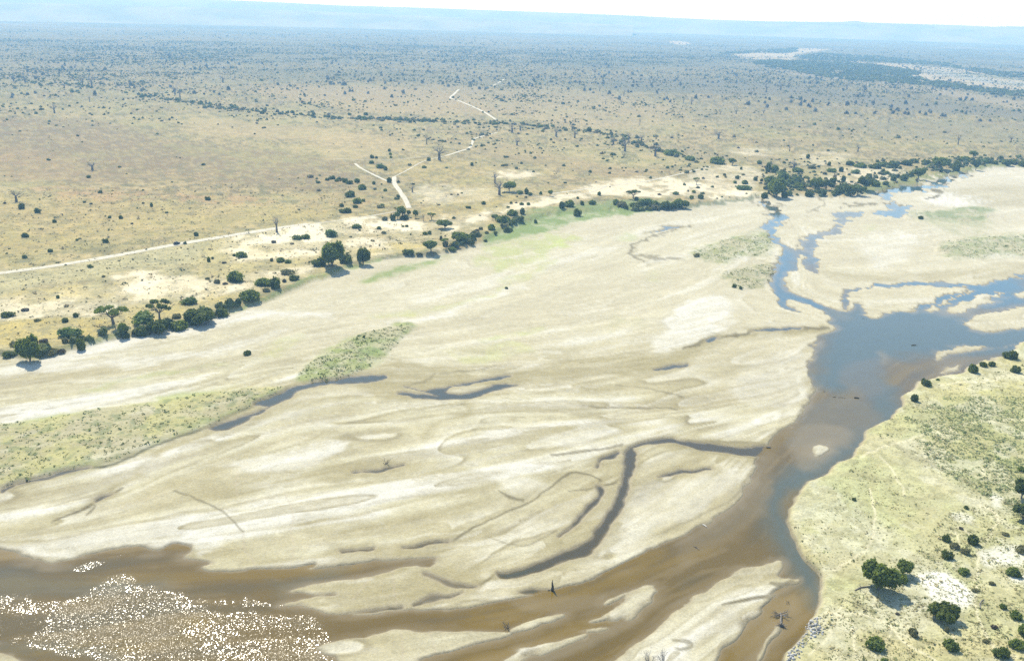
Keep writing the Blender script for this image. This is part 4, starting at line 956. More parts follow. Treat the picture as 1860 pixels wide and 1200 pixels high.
# every plant of the banks that can be told apart: foot x, y, apparent width, height, kind, label
BANK = [
 (54,648,44,54,'low','tall dark round tree at the river edge on the far left, casting shadow on sand'),
 (206,588,64,44,'umb','wide umbrella tree with open forked trunk on the left river bank'),
 (290,580,46,42,'umb','leaning flat-topped dark tree just right of the umbrella tree with forked trunk'),
 (225,606,16,30,'gtree','small slim tree at the bank foot below the wide umbrella tree'),
 (258,606,32,24,'dark','dark bush at the sand edge left of the widest bank bush'), (287,601,34,32,'low','large dark rounded bush-like tree below the leaning flat-topped tree'),
 (262,583,52,20,'lite','long light green bush below the leaning flat-topped tree'), (130,609,42,26,'lite','broad light green bush right of the tall dark round tree on the left'),
 (148,632,22,27,'dark','small dark bush on the bank edge under the broad light green bush'), (119,622,16,14,'olive','grey olive bush between the tall dark tree and a small dark bush'),
 (95,636,28,18,'olive','low dry olive thicket right beside the tall dark round tree'), (112,634,18,14,'brown','brownish dry bush at the bank edge right of the tall dark round tree'),
 (80,622,20,14,'brown','dry brown bush behind the right side of the tall dark round tree'), (14,640,26,14,'dark','dark low bush cut by the left picture edge on the bank'), (26,627,22,14,'olive','olive bush just left of the tall dark round tree'),
 (119,584,17,10,'dark','small dark shrub on pale grass above the broad light green bush'), (138,575,14,10,'dark','small dark shrub left of the wide umbrella tree crown'), (12,574,26,10,'dark','flat dark shrub at the left edge on the pale flat'),
 (45,564,18,9,'brown','small grey-brown shrub pair on the pale flat at left'), (105,541,9,7,'dark','tiny dark shrub alone on pale flat below the dirt track'), (67,583,14,8,'olive','small olive shrub in yellow grass on far left'),
 (322,592,36,22,'mid','rounded green bush at the sand edge, third clump right of umbrella trees'), (320,577,22,13,'olive','grey-green bush behind the rounded green bush at the sand edge'),
 (346,551,36,14,'lite','long low light green shrub standing behind the dark-green bank bush'), (350,583,18,20,'dark','small dark bush at the left foot of the big lime-topped bush'),
 (366,582,50,38,'low','big lime-topped dark bush overhanging the sand on the left bank'), (404,566,28,20,'dark','dark rounded bush at the sand edge right of the big lime-topped bush'), (388,570,14,10,'olive','small olive bush wedged between two dark bank bushes'),
 (433,553,17,16,'dark','small round dark bush below the long bright green bank bush'), (455,543,40,24,'mid','long bright green bank bush with dark right end'), (448,541,22,20,'lite','light green left end clump of the long bank bush'),
 (427,510,32,24,'mid','cone-shaped green shrub on the pale flat above the bank bushes'), (395,514,14,12,'olive','small olive shrub left of the cone-shaped green shrub'), (377,507,12,6,'olive','tiny flat olive shrub far left of the cone-shaped shrub'),
 (478,517,34,18,'mid','left half of the wavy green bush row at the bank top'), (500,523,26,24,'dark','dark round right half of the wavy green bush row'), (516,512,10,10,'brown','tiny reddish brown bush touching the wavy green row'),
 (532,508,20,13,'dark','compact dark bush alone in green grass at the bank'), (520,497,28,10,'olive','flat grey-olive shrub above the compact dark bush'), (484,529,20,11,'olive','low dry olive bush below the wavy green bush row'),
 (604,483,50,52,'low','large dark tree with open stem at the river bend, left of a slender tree'), (583,482,28,20,'dark','dark bush at the left foot of the large river bend tree'), (631,476,28,20,'dark','dark hedge-like bush between the large tree and the slender tree'),
 (660,477,23,38,'low','slender upright dark tree right of the large river bend tree'),
 (438,466,26,9,'mid','long low green shrub on the white salt flat left of the bend tree'), (425,465,8,6,'dark','tiny dark shrub left of the long low shrub on the salt flat'), (407,478,11,6,'brown','tiny brown shrub on the pale flat left of centre'),
 (379,475,9,10,'dark','small pointed dark shrub on the pale flat below the track'), (386,470,7,5,'dark','tiny dark shrub right behind the small pointed shrub'), (493,474,8,9,'olive','small olive shrub in yellow grass left of the bend tree'), (510,475,18,11,'mid','green two-topped shrub in yellow grass left of the bend tree'), (522,477,14,8,'mid','low green shrub touching the two-topped shrub'),
 (497,441,11,9,'brown','brown shrub below the lone bare tree beside the track'), (531,443,9,4,'brown','flat brown shrub on the salt flat above the bend tree'), (541,434,20,9,'mid','green shrub on white crust, left of a pair'), (556,433,18,11,'mid','green shrub on white crust, right of a pair'),
 (600,429,30,18,'lite','ragged light green shrub above the large river bend tree'), (648,414,20,7,'mid','flat green shrub below the track end'), (653,419,5,4,'dark','tiny dark shrub under the flat green shrub below the track end'), (688,416,10,7,'mid','small round green shrub on pale sand below the palm-like grove'), (697,424,14,7,'olive','low olive shrub below the small round green shrub'),
 (732,412,7,4,'mid','tiny green shrub on pale flat, left of a close pair'), (738,412,7,5,'dark','tiny dark shrub on pale flat, right of a close pair'), (746,427,4,4,'dark','tiny dark dot-like shrub on pale sand below the grove'), (772,426,11,7,'mid','green shrub left of a touching pair above the bank tree'), (781,425,10,8,'dark','darker shrub right of a touching pair above the bank tree'),
 (783,457,28,28,'gtree','bushy round tree on the bank edge between slender tree and pale thicket'), (809,450,18,20,'umb','small leaning tree with pale trunk on the bank'), (809,447,16,13,'dark','dark bush under the small leaning tree with pale trunk'), (832,441,26,24,'gtree','grey-green spreading tree right of the small leaning tree'),
 (848,437,20,16,'mid','soft green bush on the right flank of the grey-green spreading tree'), (808,415,26,20,'gtree','small flat-topped tree standing above the bank thicket'), (801,436,9,11,'olive','upright olive bush behind the small leaning tree'), (760,461,14,8,'olive','low olive bush left of the bushy round bank tree'), (740,459,24,5,'dark','flat dark undercut bush line on the bank'), (821,453,18,5,'mid','flat green bush lying on the sand edge'),
 (865,430,14,10,'dark','dark bush low on the green bank'), (866,421,12,9,'brown','brownish shrub above the dark bush low on the green bank'), (884,424,12,7,'olive','small olive bush on the green bank edge'), (874,417,9,8,'olive','small upright olive shrub on pale sand by the bank'), (893,417,17,13,'mid','round green bush left of the broad bush on the green bank'), (898,395,14,8,'mid','flat bush above the round green bank bush'),
 (915,403,30,16,'mid','broad low green bush on the grassy bank'), (930,391,22,14,'mid','bush behind the broad low green bush'), (949,389,13,14,'dark','small pointed dark tree-like bush beside the broad green bush'), (919,410,10,5,'dark','tiny dark shrub under the broad low green bush'), (973,405,8,8,'dark','small dark shrub alone in the middle of the green bank'),
 (1021,378,16,14,'dark','dark bush in the row on the grassy bank, leftmost of four'), (1035,375,20,15,'mid','green bush in the row on the grassy bank, second of four'), (1047,392,16,17,'dark','dark cone-shaped bush alone in front of the bank bush row'), (1057,372,9,9,'dark','small round dark bush in the bank bush row, third'), (1075,371,16,10,'mid','green bush in the bank bush row, rightmost of four'),
 (1118,371,16,12,'mid','bush left of the paired umbrella trees on the bank'), (1129,375,30,8,'olive','low bush strip below paired umbrella trees'), (1150,361,26,18,'umb','dark umbrella tree on the white flat by the bank'), (1156,364,12,8,'dark','dark bush at the foot of the dark umbrella tree'),
 (1172,371,24,16,'lite','feathery light green bush right of the dark umbrella tree'), (1150,374,18,8,'mid','green bush on the bank under the dark umbrella tree'), (1190,374,14,12,'mid','bush just left of the two joined round bank bushes'), (1211,377,24,18,'low','left of two large joined round bushes at the sand edge'), (1234,378,30,20,'low','right of two large joined round bushes at the sand edge'),
 (1088,355,8,9,'dark','small dark shrub alone on the white flat'), (1050,361,6,5,'dark','tiny dark shrub on the white flat left of the lone shrub'), (1197,354,9,5,'brown','small grey-brown shrub on the white flat'), (1228,353,16,7,'lite','small flat-topped light green shrub on the white flat'), (1256,360,9,7,'mid','small green shrub right of the joined round bushes'), (1274,361,12,10,'dark','dark round shrub right of the joined round bushes'), (1260,350,10,6,'mid','small shrub on crust above the joined round bushes'),
 (1349,344,26,9,'lite','long light green shrub on the white flat before the riverside wood'), (1339,325,9,8,'dark','dark shrub left of three on the pale flat'), (1353,334,14,9,'mid','green shrub middle of three on the pale flat'), (1372,328,11,8,'dark','dark shrub left of the riverside wood'), (1383,329,9,6,'dark','small dark shrub touching the riverside wood edge'), (1265,335,14,14,'umb','small umbrella tree on the pale flat near the track end'), (1335,333,8,6,'mid','tiny green shrub below the left of three'), (1316,319,8,7,'olive','tiny olive shrub on the pale flat left of three'), (1346,308,7,6,'dark','tiny dark shrub beside the thin bank of bushes'),
 (1380,298,10,8,'mid','small green shrub above the riverside wood, standing alone'), (1330,300,14,16,'gtree','tree with clear trunk left above the riverside wood'), (1303,297,34,12,'mid','long low thicket left above the riverside wood'), (1255,291,22,8,'mid','low thicket strip further left above the pale flat'), (1220,282,30,13,'mid','low thicket strip right of the bare baobab row'),
 (1410,358,36,38,'low','largest dark tree at the left end of the riverside wood'), (1388,357,18,12,'dark','dark bush left foot of the largest riverside wood tree'), (1425,358,18,14,'dark','dark bush at the right foot of the largest riverside wood tree'), (1394,312,12,20,'dark','pointed dark tree-like bush at the wood upper left corner'), (1407,313,16,16,'mid','green bush beside the pointed one at wood upper left'), (1400,332,30,16,'mid','green bush mass above the largest wood tree'), (1422,325,26,16,'mid','green bush in the upper middle of the riverside wood'), (1435,338,26,16,'dark','dark bush in the middle of the riverside wood'),
 (1448,330,18,12,'mid','green bush at the upper right of the wood middle'), (1450,341,24,12,'mid','green bush low in the wood middle'), (1484,342,24,22,'low','round dark tree in the wood right half'), (1500,345,24,22,'tree','tall dark tree in the wood right half'), (1492,352,24,13,'dark','dark bush at the sand edge below the tall wood tree'), (1470,353,22,12,'dark','dark bush left at the sand edge of the wood'), (1512,338,14,20,'gtree','narrow green tree at the wood right end'), (1524,350,20,16,'mid','bush at the sand edge at the wood right end'), (1540,351,22,18,'dark','round bush at the sand edge past the wood right end'), (1532,330,12,12,'dark','small dark round tree on the white sand above the wood'),
 (1558,352,26,22,'gtree','grey-green tree next to the blue channel'), (1572,345,28,30,'tree','large dark tree beside the head of the blue channel'), (1590,338,20,14,'mid','green bush right of the tree at the blue channel head'), (1442,308,24,20,'bao','grey bare baobab above the riverside wood'), (1450,312,22,10,'mid','green bushes right of the bare baobab above the wood'), (1474,306,20,10,'olive','olive bush row above the riverside wood'), (1506,301,8,8,'dark','small dark shrub on the plain above the wood'), (1467,288,10,9,'dark','dark shrub on the plain above the bare baobab'), (1545,300,22,10,'dark','dark bush pair at the small white track'), (1562,304,24,8,'mid','long green bush right of the dark pair at the track'), (1510,312,20,9,'mid','green bush above the white sand patch'), (1528,312,12,10,'dark','dark bush right above the white sand patch'), (1555,315,22,8,'lite','light green bush right of the white sand patch'),
 (1592,306,26,11,'dark','long dark bush at the left start of the far bank row'), (1605,302,24,10,'mid','green bush in the far bank row left part'), (1620,304,30,10,'dark','dark bush mass in the far bank row left part'), (1648,300,26,10,'dark','dark bush in the far bank row, middle'), (1640,328,14,14,'dark','dark round bush near the blue channel bend'), (1668,325,24,26,'gtree','large green tree beside the blue channel bend'), (1622,328,16,10,'dark','low dark bush left of the blue channel bend'), (1608,336,16,9,'dark','small dark bush by the green grass at the channel'), (1660,295,20,8,'mid','green bush behind the far bank row'), (1682,298,16,10,'dark','dark bush between two tall far bank trees'),
 (1707,308,28,26,'gtree','tall green tree in the far bank row, left of centre'), (1709,313,10,8,'dark','small dark bush under the tall green far bank tree'), (1738,310,18,20,'dark','dark tree-like bush in the far bank row, centre'), (1752,293,26,8,'mid','green bush behind the far bank row, right part'), (1768,286,14,14,'gtree','pale round tree standing alone above the far bank row'), (1772,309,14,22,'tree','tall narrow dark tree in the far bank row'), (1788,296,20,10,'lite','light green bush right of the tall narrow far tree'), (1806,298,16,7,'dark','dark bush in the far right bank row, left'), (1828,299,26,10,'dark','dark bush in the far right bank row, middle'), (1842,297,20,9,'mid','green bush in the far right bank row'), (1858,301,24,12,'dark','dark bush at the right picture edge in the bank row'),
 (1334,522,10,8,'dark','round dark bush at the foot of the lower grassy bar'), (1345,524,8,6,'dark','dark bush on the lower grassy bar by the blue channel'),
 (1266,465,14,9,'olive','olive bush at the left tip of the upper grassy bar'), (451,643,18,11,'dark','single dark round bush alone on the open sand'), (661,613,6,5,'dark','tiny dark bush on the green grassy bar left of centre'), (920,524,9,4,'dark','tiny flat dark bush on open sand near the centre'),
 (1672,397,14,7,'dark','dark bush on the far grassy bar beside the blue channel'),
 # east bank
 (1838,651,28,20,'dark','dark bush on the right bank water edge, nearest the right picture edge'), (1845,676,20,15,'dark','dark bush on grass below the rightmost water edge bush'), (1767,675,24,18,'dark','largest of three dark bushes in a row on the right bank'), (1786,665,20,12,'dark','middle of three dark bushes in a row on the right bank'), (1803,664,16,11,'dark','rightmost of three dark bushes in a row on the right bank'),
 (1681,698,21,15,'dark','dark bush at the inner bend water edge, above another single bush'), (1661,728,18,16,'dark','dark single bush lowest on the right bank water edge bend'), (1703,690,8,5,'mid','tiny green bush beside the inner bend bush'), (1820,945,2,2,'dark','tiny dark bush on the right bank path'),
 (1596,1070,62,66,'low','large dark round tree with long shadow on the lower right bank'), (1640,1043,28,34,'gtree','small grey-green tree right of the large dark round tree'), (1641,1056,20,20,'mid','green bush below the small grey-green tree'), (1712,1124,48,44,'low','bushy bright green tree in front of the white crust patch'),
 (1720,981,18,16,'dark','round dark bush left of a larger bush on the lower right bank'), (1766,986,28,22,'dark','larger dark bush right of a round one on the lower right bank'), (1736,995,20,18,'olive','grey olive bush between the round and the larger dark bush'), (1755,1005,18,18,'olive','grey olive bush below the larger dark bush'), (1722,1013,24,18,'dark','blue-green bush left of the olive bushes'), (1750,1041,24,16,'mid','green bush at the upper edge of the white crust patch'), (1841,1044,28,22,'mid','green bush near the right edge level with the white crust patch'),
 (1589,1176,36,28,'mid','rounded bright green bush on the bottom right bank'), (1658,1151,20,22,'olive','grey olive bush between two green bushes at bottom right'), (1726,1176,32,26,'mid','green bush below the bushy bright green tree'), (1720,1146,14,14,'olive','small olive bush above the green bush at bottom'), (1822,1192,32,26,'dark','dark bush on the bottom edge near the right corner'), (1846,1174,30,24,'mid','green bush near the right edge second from the bottom'), (1846,1121,24,20,'mid','green bush near the right edge third from the bottom'), (1859,1152,24,28,'mid','green bush cut by the right picture edge near the bottom'), (1607,1203,18,14,'mid','green bush cut by the bottom edge on the right bank'),
 (1855,905,34,44,'tree','dark tree at the right picture edge, upper of two'), (1858,945,40,40,'tree','dark tree at the right picture edge, lower of two'), (1856,1000,26,20,'olive','olive bush at the right edge below the two dark trees'), (1822,1103,14,12,'mid','small green bush pair above the bottom right corner'), (1806,1140,16,12,'brown','brown bush above the bottom right corner'), (1755,923,12,8,'dark','tiny dark bush on the dry upper slope of the right bank'), (1745,960,10,8,'brown','tiny brown bush above the round dark bush'), (1828,972,14,10,'olive','olive bush right of the curved footpath'),
 (1552,908,9,7,'dark','tiny dark bush on the pale green slope of the right bank'), (1857,855,16,12,'mid','green bush at the right edge above the two dark trees'), (1700,1108,12,10,'brown','brown bush left of the bushy bright green tree'), (1790,1165,16,10,'olive','olive bush left of the dark bottom edge bush'), (1630,1115,10,7,'brown','tiny brown bush on the path fork at lower right'), (1800,1060,14,10,'olive','olive bush right of the white crust patch'), (1770,1073,16,8,'olive','low olive bush at the lower right of the white crust patch'),
 # near plain
 (46,430,15,10,'dark','dark round shrub on the plain above the left dirt track'), (191,440,13,9,'dark','dark shrub on the plain, nearest above the left track'), (92,457,14,7,'dark','dark shrub on a yellow patch above the left track'), (357,428,12,9,'dark','dark shrub just above the track right of the car'), (68,386,12,11,'dark','dark shrub, lower of two near the leftmost bare tree'), (38,379,13,12,'dark','dark shrub at the foot of the leftmost bare tree'), (99,404,10,7,'dark','small dark shrub between the left bare tree and the track'), (199,396,9,6,'dark','small dark shrub left of a pair on the plain'), (220,397,9,8,'dark','small dark shrub right of a pair on the plain'), (377,363,12,8,'dark','dark shrub alone on the yellow plain'), (275,375,8,8,'dark','small dark shrub on the yellow plain above the pair'), (303,387,8,5,'olive','small olive shrub right of the small dark one on the yellow plain'), (260,370,6,5,'brown','tiny brown shrub left of the small dark one'), (153,368,6,4,'dark','tiny dark shrub on the ruddy plain'), (166,371,7,5,'brown','tiny brown shrub on the ruddy plain'), (161,323,11,6,'dark','small dark shrub below the lone bare tree on the brown plain'), (9,370,6,6,'brown','tiny brown shrub at the left picture edge'), (140,437,6,5,'mid','tiny green shrub on the plain above the track'), (240,407,6,5,'brown','tiny brown shrub right of a pair on the plain'),
 (707,331,13,11,'dark','dark round bush beside the white track fork'), (628,331,14,9,'dark','dark bush at the left of the shrub column, top'), (634,334,16,8,'dark','dark bush at the top of the shrub column'), (648,331,12,9,'mid','green bush right top of the shrub column'), (658,344,18,12,'mid','green bush on the right of the shrub column'), (638,357,22,14,'dark','dark bush in the middle of the shrub column'), (648,369,18,12,'mid','green bush in the lower middle of the shrub column'), (621,375,12,7,'dark','small dark bush left in the shrub column'), (646,377,14,7,'dark','small dark bush right in the shrub column'), (630,386,24,9,'dark','long dark bush at the foot of the shrub column'), (690,377,16,8,'olive','olive bush pair left above the palm-like grove'), (693,375,10,7,'mid','green bush behind the olive pair'), (679,335,9,7,'dark','small dark bush above the white track'), (700,347,10,6,'mid','small green bush below the white track'), (723,358,8,6,'dark','small dark bush right beside the broad white track'), (700,309,11,8,'dark','dark bush in the green patch above the white track'), (690,305,22,10,'lite','light green patch of bush above the white track'), (675,297,10,7,'mid','small bush at the left of the green patch above the track'), (676,287,10,7,'dark','dark bush pair above the green patch'), (684,288,7,5,'dark','tiny dark bush right of the pair above the green patch'), (707,275,8,6,'dark','bush in a vertical row of three, top'), (709,281,8,5,'mid','bush in a vertical row of three, middle'), (710,287,7,5,'mid','bush in a vertical row of three, lowest'),
 (731,396,16,26,'gtree','tallest palm-like tree in the grove at the track end'), (743,394,8,16,'gtree','thin tree right of the tallest in the grove'), (755,396,9,17,'gtree','second thin tree right of the tallest in the grove'), (713,400,12,14,'dark','dark bush tree at the left of the grove'), (722,398,10,16,'gtree','tree second from the left in the grove'), (719,385,9,9,'umb','small umbrella tree above the grove'), (699,400,16,10,'olive','ragged olive bush left of the grove'), (735,398,20,6,'dark','dark bushes at the foot of the grove'), (784,399,18,15,'umb','umbrella tree right of the grove'), (769,402,5,15,'bao','slim bare trunk between the grove and the umbrella tree'),
 (925,348,22,22,'gtree','leafy green tree right of the paired baobabs'), (957,352,10,12,'dark','dark oval bush right of the leafy tree by the baobabs'), (945,352,14,8,'mid','green bush between leafy tree and oval bush'), (963,355,12,7,'dark','bush at the right foot of the oval bush'), (982,353,7,7,'mid','small green bush left of the slim tree by the flat'), (999,356,10,14,'gtree','slim tree at the left end of the white flat'), (878,371,12,7,'dark','dark bush on the yellow plain below the baobabs'), (928,370,8,5,'dark','first small bush in a row of four below the baobabs'), (938,369,6,4,'brown','second small bush in a row of four below the baobabs'), (947,372,9,6,'mid','third small bush in a row of four below the baobabs'), (960,372,9,6,'mid','fourth small bush in a row of four below the baobabs'), (955,359,7,5,'brown','brown bush alone between baobabs and row of four'), (922,377,7,4,'dark','tiny dark bush below the row of four'), (850,378,12,5,'dark','flat dark bush left below the baobabs'), (820,354,6,4,'brown','tiny brown bush, left of two on bare plain'), (832,354,6,4,'brown','tiny brown bush, right of two on bare plain'), (770,305,12,4,'mid','flat green bush left of the big baobab'), (779,292,9,7,'dark','dark bush under the track left of the big baobab'), (857,301,8,7,'dark','dark bush below the track bend, right of the big baobab'),
]
for a in BANK:
    plant(*a)
# baobabs and other bare trees of the plain
BAO = [
 (798,291,28,30,'largest bare baobab on the plain, beside the winding track'), (907,354,26,34,'bare baobab with wide crown, front one of a pair near a leafy tree'), (899,333,15,24,'smaller bare baobab behind the front one of the pair'), (749,349,13,17,'small dark bare tree right of the broad white track'), (503,422,20,30,'lone bare tree standing beside the dirt track'),
 (168,309,22,19,'lone bare tree on the brown plain at left'), (30,366,24,24,'leftmost bare tree on the plain near the picture edge'), (99,205,16,18,'bare grey tree on the far left plain'), (775,262,9,19,'slim bare tree above the largest baobab'), (939,264,17,16,'bare baobab right of the track bend'), (930,241,20,17,'bare baobab left of a pair at the dark thicket line'), (945,237,16,16,'bare baobab right of a pair at the dark thicket line'),
 (1010,248,18,16,'pale bare baobab in the thicket line, third from its left'), (1044,251,14,18,'bare baobab mid thicket line'), (1039,237,12,13,'bare tree just above the mid thicket line'), (1114,262,16,14,'bare baobab left of the biggest in the right thicket line'), (1135,275,22,26,'biggest bare baobab in the right thicket line'), (1133,286,10,10,'small bare tree below the biggest right baobab'), (1190,284,22,28,'wide bare baobab at the right end of the thicket line'), (1165,257,14,14,'bare tree behind the right end of the thicket line'), (1142,256,14,15,'grey tree behind the biggest right baobab'),
 (1305,252,20,18,'bare baobab alone on the right plain'), (1434,275,9,14,'bare small tree right plain above the riverside wood'), (1558,276,12,16,'bare grey tree right plain beyond the small white track'), (1740,263,10,19,'tall thin bare tree on the far right plain'), (1836,258,10,14,'dark bare tree near the right picture edge'), (1614,223,6,10,'dark slim tree on the right plain'),
 (1256,190,9,14,'bare tree on the grey burnt plain, left'), (1241,188,7,10,'small bare tree beside the left burnt plain tree'), (1364,174,8,12,'bare tree on the grey burnt plain, centre'), (1392,167,12,14,'bare tree in the cluster above the burnt plain'), (1418,164,14,15,'second bare tree in the cluster above the burnt plain'), (1432,160,14,13,'third bare tree in the cluster above the burnt plain'), (1468,167,8,13,'bare tree right of the burnt plain cluster'), (1538,162,12,11,'grey tree at the pale strip, left'), (1569,168,10,15,'grey tree at the pale strip, middle'), (1610,170,8,11,'grey tree at the pale strip, right'), (1642,172,7,9,'small grey tree by the pale strip, far right'), (1553,180,5,9,'slim dark tree on the burnt plain, right'), (1506,181,5,7,'tiny dark tree on the burnt plain, mid right'),
 (1062,165,8,12,'far bare tree above the plain centre, first of three'), (1089,166,8,10,'far bare tree above the plain centre, second of three'), (1133,175,8,12,'far bare tree above the plain centre, third of three'), (1100,190,7,9,'far bare tree below the centre three'), (1128,190,8,9,'far bare tree below right of the centre three'),
 (1337,207,10,11,'pale bare tree on the right plain, left of a pair'), (1308,208,8,9,'dark bare tree on the right plain'), (1387,206,9,9,'pale bare tree on the right plain, right of a pair'), (1162,228,6,13,'thin bare tree above the right thicket'), (150,155,14,17,'bare grey tree far left, left of a pair'), (167,157,14,20,'bare grey tree far left, right of a pair'), (163,185,7,13,'thin bare tree under the far left pair'), (318,172,14,18,'bare grey tree at the start of the dark thicket'), (327,176,12,16,'second bare grey tree at the start of the dark thicket'), (345,167,7,9,'thin grey tree right of the thicket start'),
 (405,150,16,14,'grey tree on the far plain above the thicket'), (498,153,6,12,'thin grey tree on the far plain above the thicket line'), (46,150,14,12,'grey tree in the far left grove, right'), (25,148,14,12,'grey tree in the far left grove, left'), (117,160,12,10,'grey tree between far left grove and pair'),
]
for x, y, w_, h_, lab in BAO:
    plant(x, y, w_, h_, 'bao', lab, 'bare baobabs and grey trees scattered over the plain')
print('bank plants', len(BANK), len(BAO), round(time.time() - T0, 1))

# ------------------------------------------------------------------ scattered scrub of the plain
RV = np.random.RandomState(5)
def zone_density(px, py, d):
    r = np.full(px.shape, .0007)
    def z(P, v):
        m = inpoly(px, py, P); r[m] = v
    z([(-300,225),(620,235),(640,430),(300,425),(0,470),(-300,500)], .00016)
    z([(-300,115),(620,140),(620,232),(0,222),(-300,220)], .0016)
    z([(560,150),(900,150),(900,215),(620,210)], .0006)
    z([(620,225),(900,232),(1100,240),(1360,290),(1240,318),(1000,318),(870,300),(760,255),(640,245)], .0028)
    z([(860,205),(900,150),(1240,180),(1240,240),(1000,225)], .0012)
    z([(640,240),(760,255),(860,300),(1000,318),(1240,318),(1240,378),(880,425),(640,400)], .0003)
    z([(1240,180),(1880,210),(1880,290),(1400,285),(1240,240)], .00045)
    z([(1380,290),(1900,280),(1900,305),(1700,315),(1590,340),(1400,352),(1370,330)], .006)
    z([(-300,500),(0,470),(300,425),(640,400),(880,420),(660,465),(430,540),(200,600),(-300,660)], .0006)
    r = np.where(r < .0002, r * 1.6, r * 2.3)
    r = np.where((py < 115) & (py > 30), .0032, r)
    return r
def in_track(X, Y): return np.zeros(len(X), bool)
cand = []
N = 200000
a_ = RV.uniform(math.radians(-33), math.radians(33), N); d_ = np.sqrt(RV.rand(N)) * 4600
X_, Y_ = np.sin(a_) * d_, np.cos(a_) * d_
area = math.radians(66) / 2 * 4600 ** 2
base = N / area
px, py, w_ = proj(X_, Y_, ZP)
dens = zone_density(px, py, d_)
clump = .35 + 1.5 * sstep(.42, .68, fbm(X_, Y_, 70, 3, 3))
dens = dens * (1 + 1.2 * sstep(1200, 2600, d_)); clump = clump * (.45 + 1.2 * sstep(.40, .62, fbm(X_, Y_, 260, 6, 3)))
keep = (RV.rand(N) < dens * clump / base) & (d_ > 330)
sdp = sdist(X_, Y_, gp, 40)
keep &= sdp > 3
X_, Y_, px, py, d_ = X_[keep], Y_[keep], px[keep], py[keep], d_[keep]
# extra lines of thicket along dry stream beds
def along(P, width, n, rs=RV):
    Q = smooth_poly(P, False, 8); g_ = at(Q[:, 0], Q[:, 1], ZP)
    seg = np.linalg.norm(np.diff(g_, axis=0), axis=1); c = np.concatenate([[0], np.cumsum(seg)]); t = rs.rand(n) * c[-1]
    x = np.interp(t, c, g_[:, 0]); y = np.interp(t, c, g_[:, 1]); width = width * rs.uniform(.2, 2.2, n)
    return x + rs.normal(size=n) * width, y + rs.normal(size=n) * width
tx, ty = [], []
for P, w2, n in [([(250,172),(300,180),(360,188),(420,197),(500,206),(560,210),(620,215)], 11, 300), ([(620,215),(700,217),(780,220),(850,224),(905,224)], 9, 210), ([(905,224),(960,228),(1020,234),(1080,240),(1130,250)], 8, 130), ([(1130,250),(1180,268),(1230,281),(1260,290),(1310,296)], 7, 90),
                 ([(0,140),(60,150),(120,155),(180,160),(240,168)], 20, 120), ([(540,325),(600,326),(640,330)], 5, 20)]:
    a, b = along(P, w2, n); tx.append(a); ty.append(b)
tx, ty = np.concatenate(tx), np.concatenate(ty)
X_ = np.concatenate([X_, tx]); Y_ = np.concatenate([Y_, ty]); thick = np.concatenate([np.zeros(len(px)), np.ones(len(tx))])
d_ = np.hypot(X_, Y_); rad = (.6 + 1.5 * RV.rand(len(X_)) ** 2) * np.where(thick > 0, 1.6, 1) * (1 + (RV.rand(len(X_)) < .08) * .8)
ok = np.ones(len(X_), bool)
for (a, b, r_) in TAKEN:
    ok &= (X_ - a) ** 2 + (Y_ - b) ** 2 > (r_ + 2.5) ** 2
X_, Y_, d_, rad, thick = X_[ok], Y_[ok], d_[ok], rad[ok], thick[ok]
order = np.argsort(-(rad / d_))
AREAS = [([(-300,100),(620,100),(620,236),(-300,236)], 'on the far left plain'), ([(-300,236),(640,236),(640,345),(-300,345)], 'on the brown open plain at left'), ([(-300,345),(640,330),(640,400),(300,450),(0,500),(-300,540)], 'on the yellow plain above the left track'),
         ([(620,100),(1240,100),(1240,228),(620,228)], 'on the far plain beyond the thicket line'), ([(640,228),(1240,228),(1360,300),(1240,318),(870,302),(640,345)], 'in the dotted scrub around the winding track'), ([(-300,440),(300,450),(640,400),(900,400),(430,560),(-300,660)], 'on the pale flat between left track and river bank'),
         ([(1360,278),(1900,270),(1900,360),(1360,360)], 'among the riverside wood on the far bank'), ([(1240,100),(1900,100),(1900,280),(1240,280)], 'on the grey right plain'), ([(-3000,-3000),(5000,-3000),(5000,3000),(-3000,3000)], 'on the white flat beside the grassy river bank')]
NIND = 20
sel = order[:NIND]
px, py, _ = proj(X_[sel], Y_[sel], ZP)
lab_of = {'dark': 'small dark green shrub', 'mid': 'small green shrub', 'olive': 'small grey-olive shrub', 'brown': 'small dry brown shrub'}
hz = height_at(X_[sel], Y_[sel])
for j, i in enumerate(sel):
    where = next(w2 for P, w2 in AREAS if inpoly(px[j:j+1], py[j:j+1], P)[0])
    kind = RV.choice(['dark', 'mid', 'olive', 'brown'], p=[.4, .25, .22, .13]); me = P_SHRUB[kind][j % len(P_SHRUB[kind])]
    s_ = rad[i] / 2.0
    put('shrub', me, None, (X_[i], Y_[i], hz[j] - .05), RV.rand() * 6.28, (s_, s_, s_ * RV.uniform(.75, 1.1)), label=lab_of[kind] + ' ' + where, category='shrub', group='small shrubs ' + where)

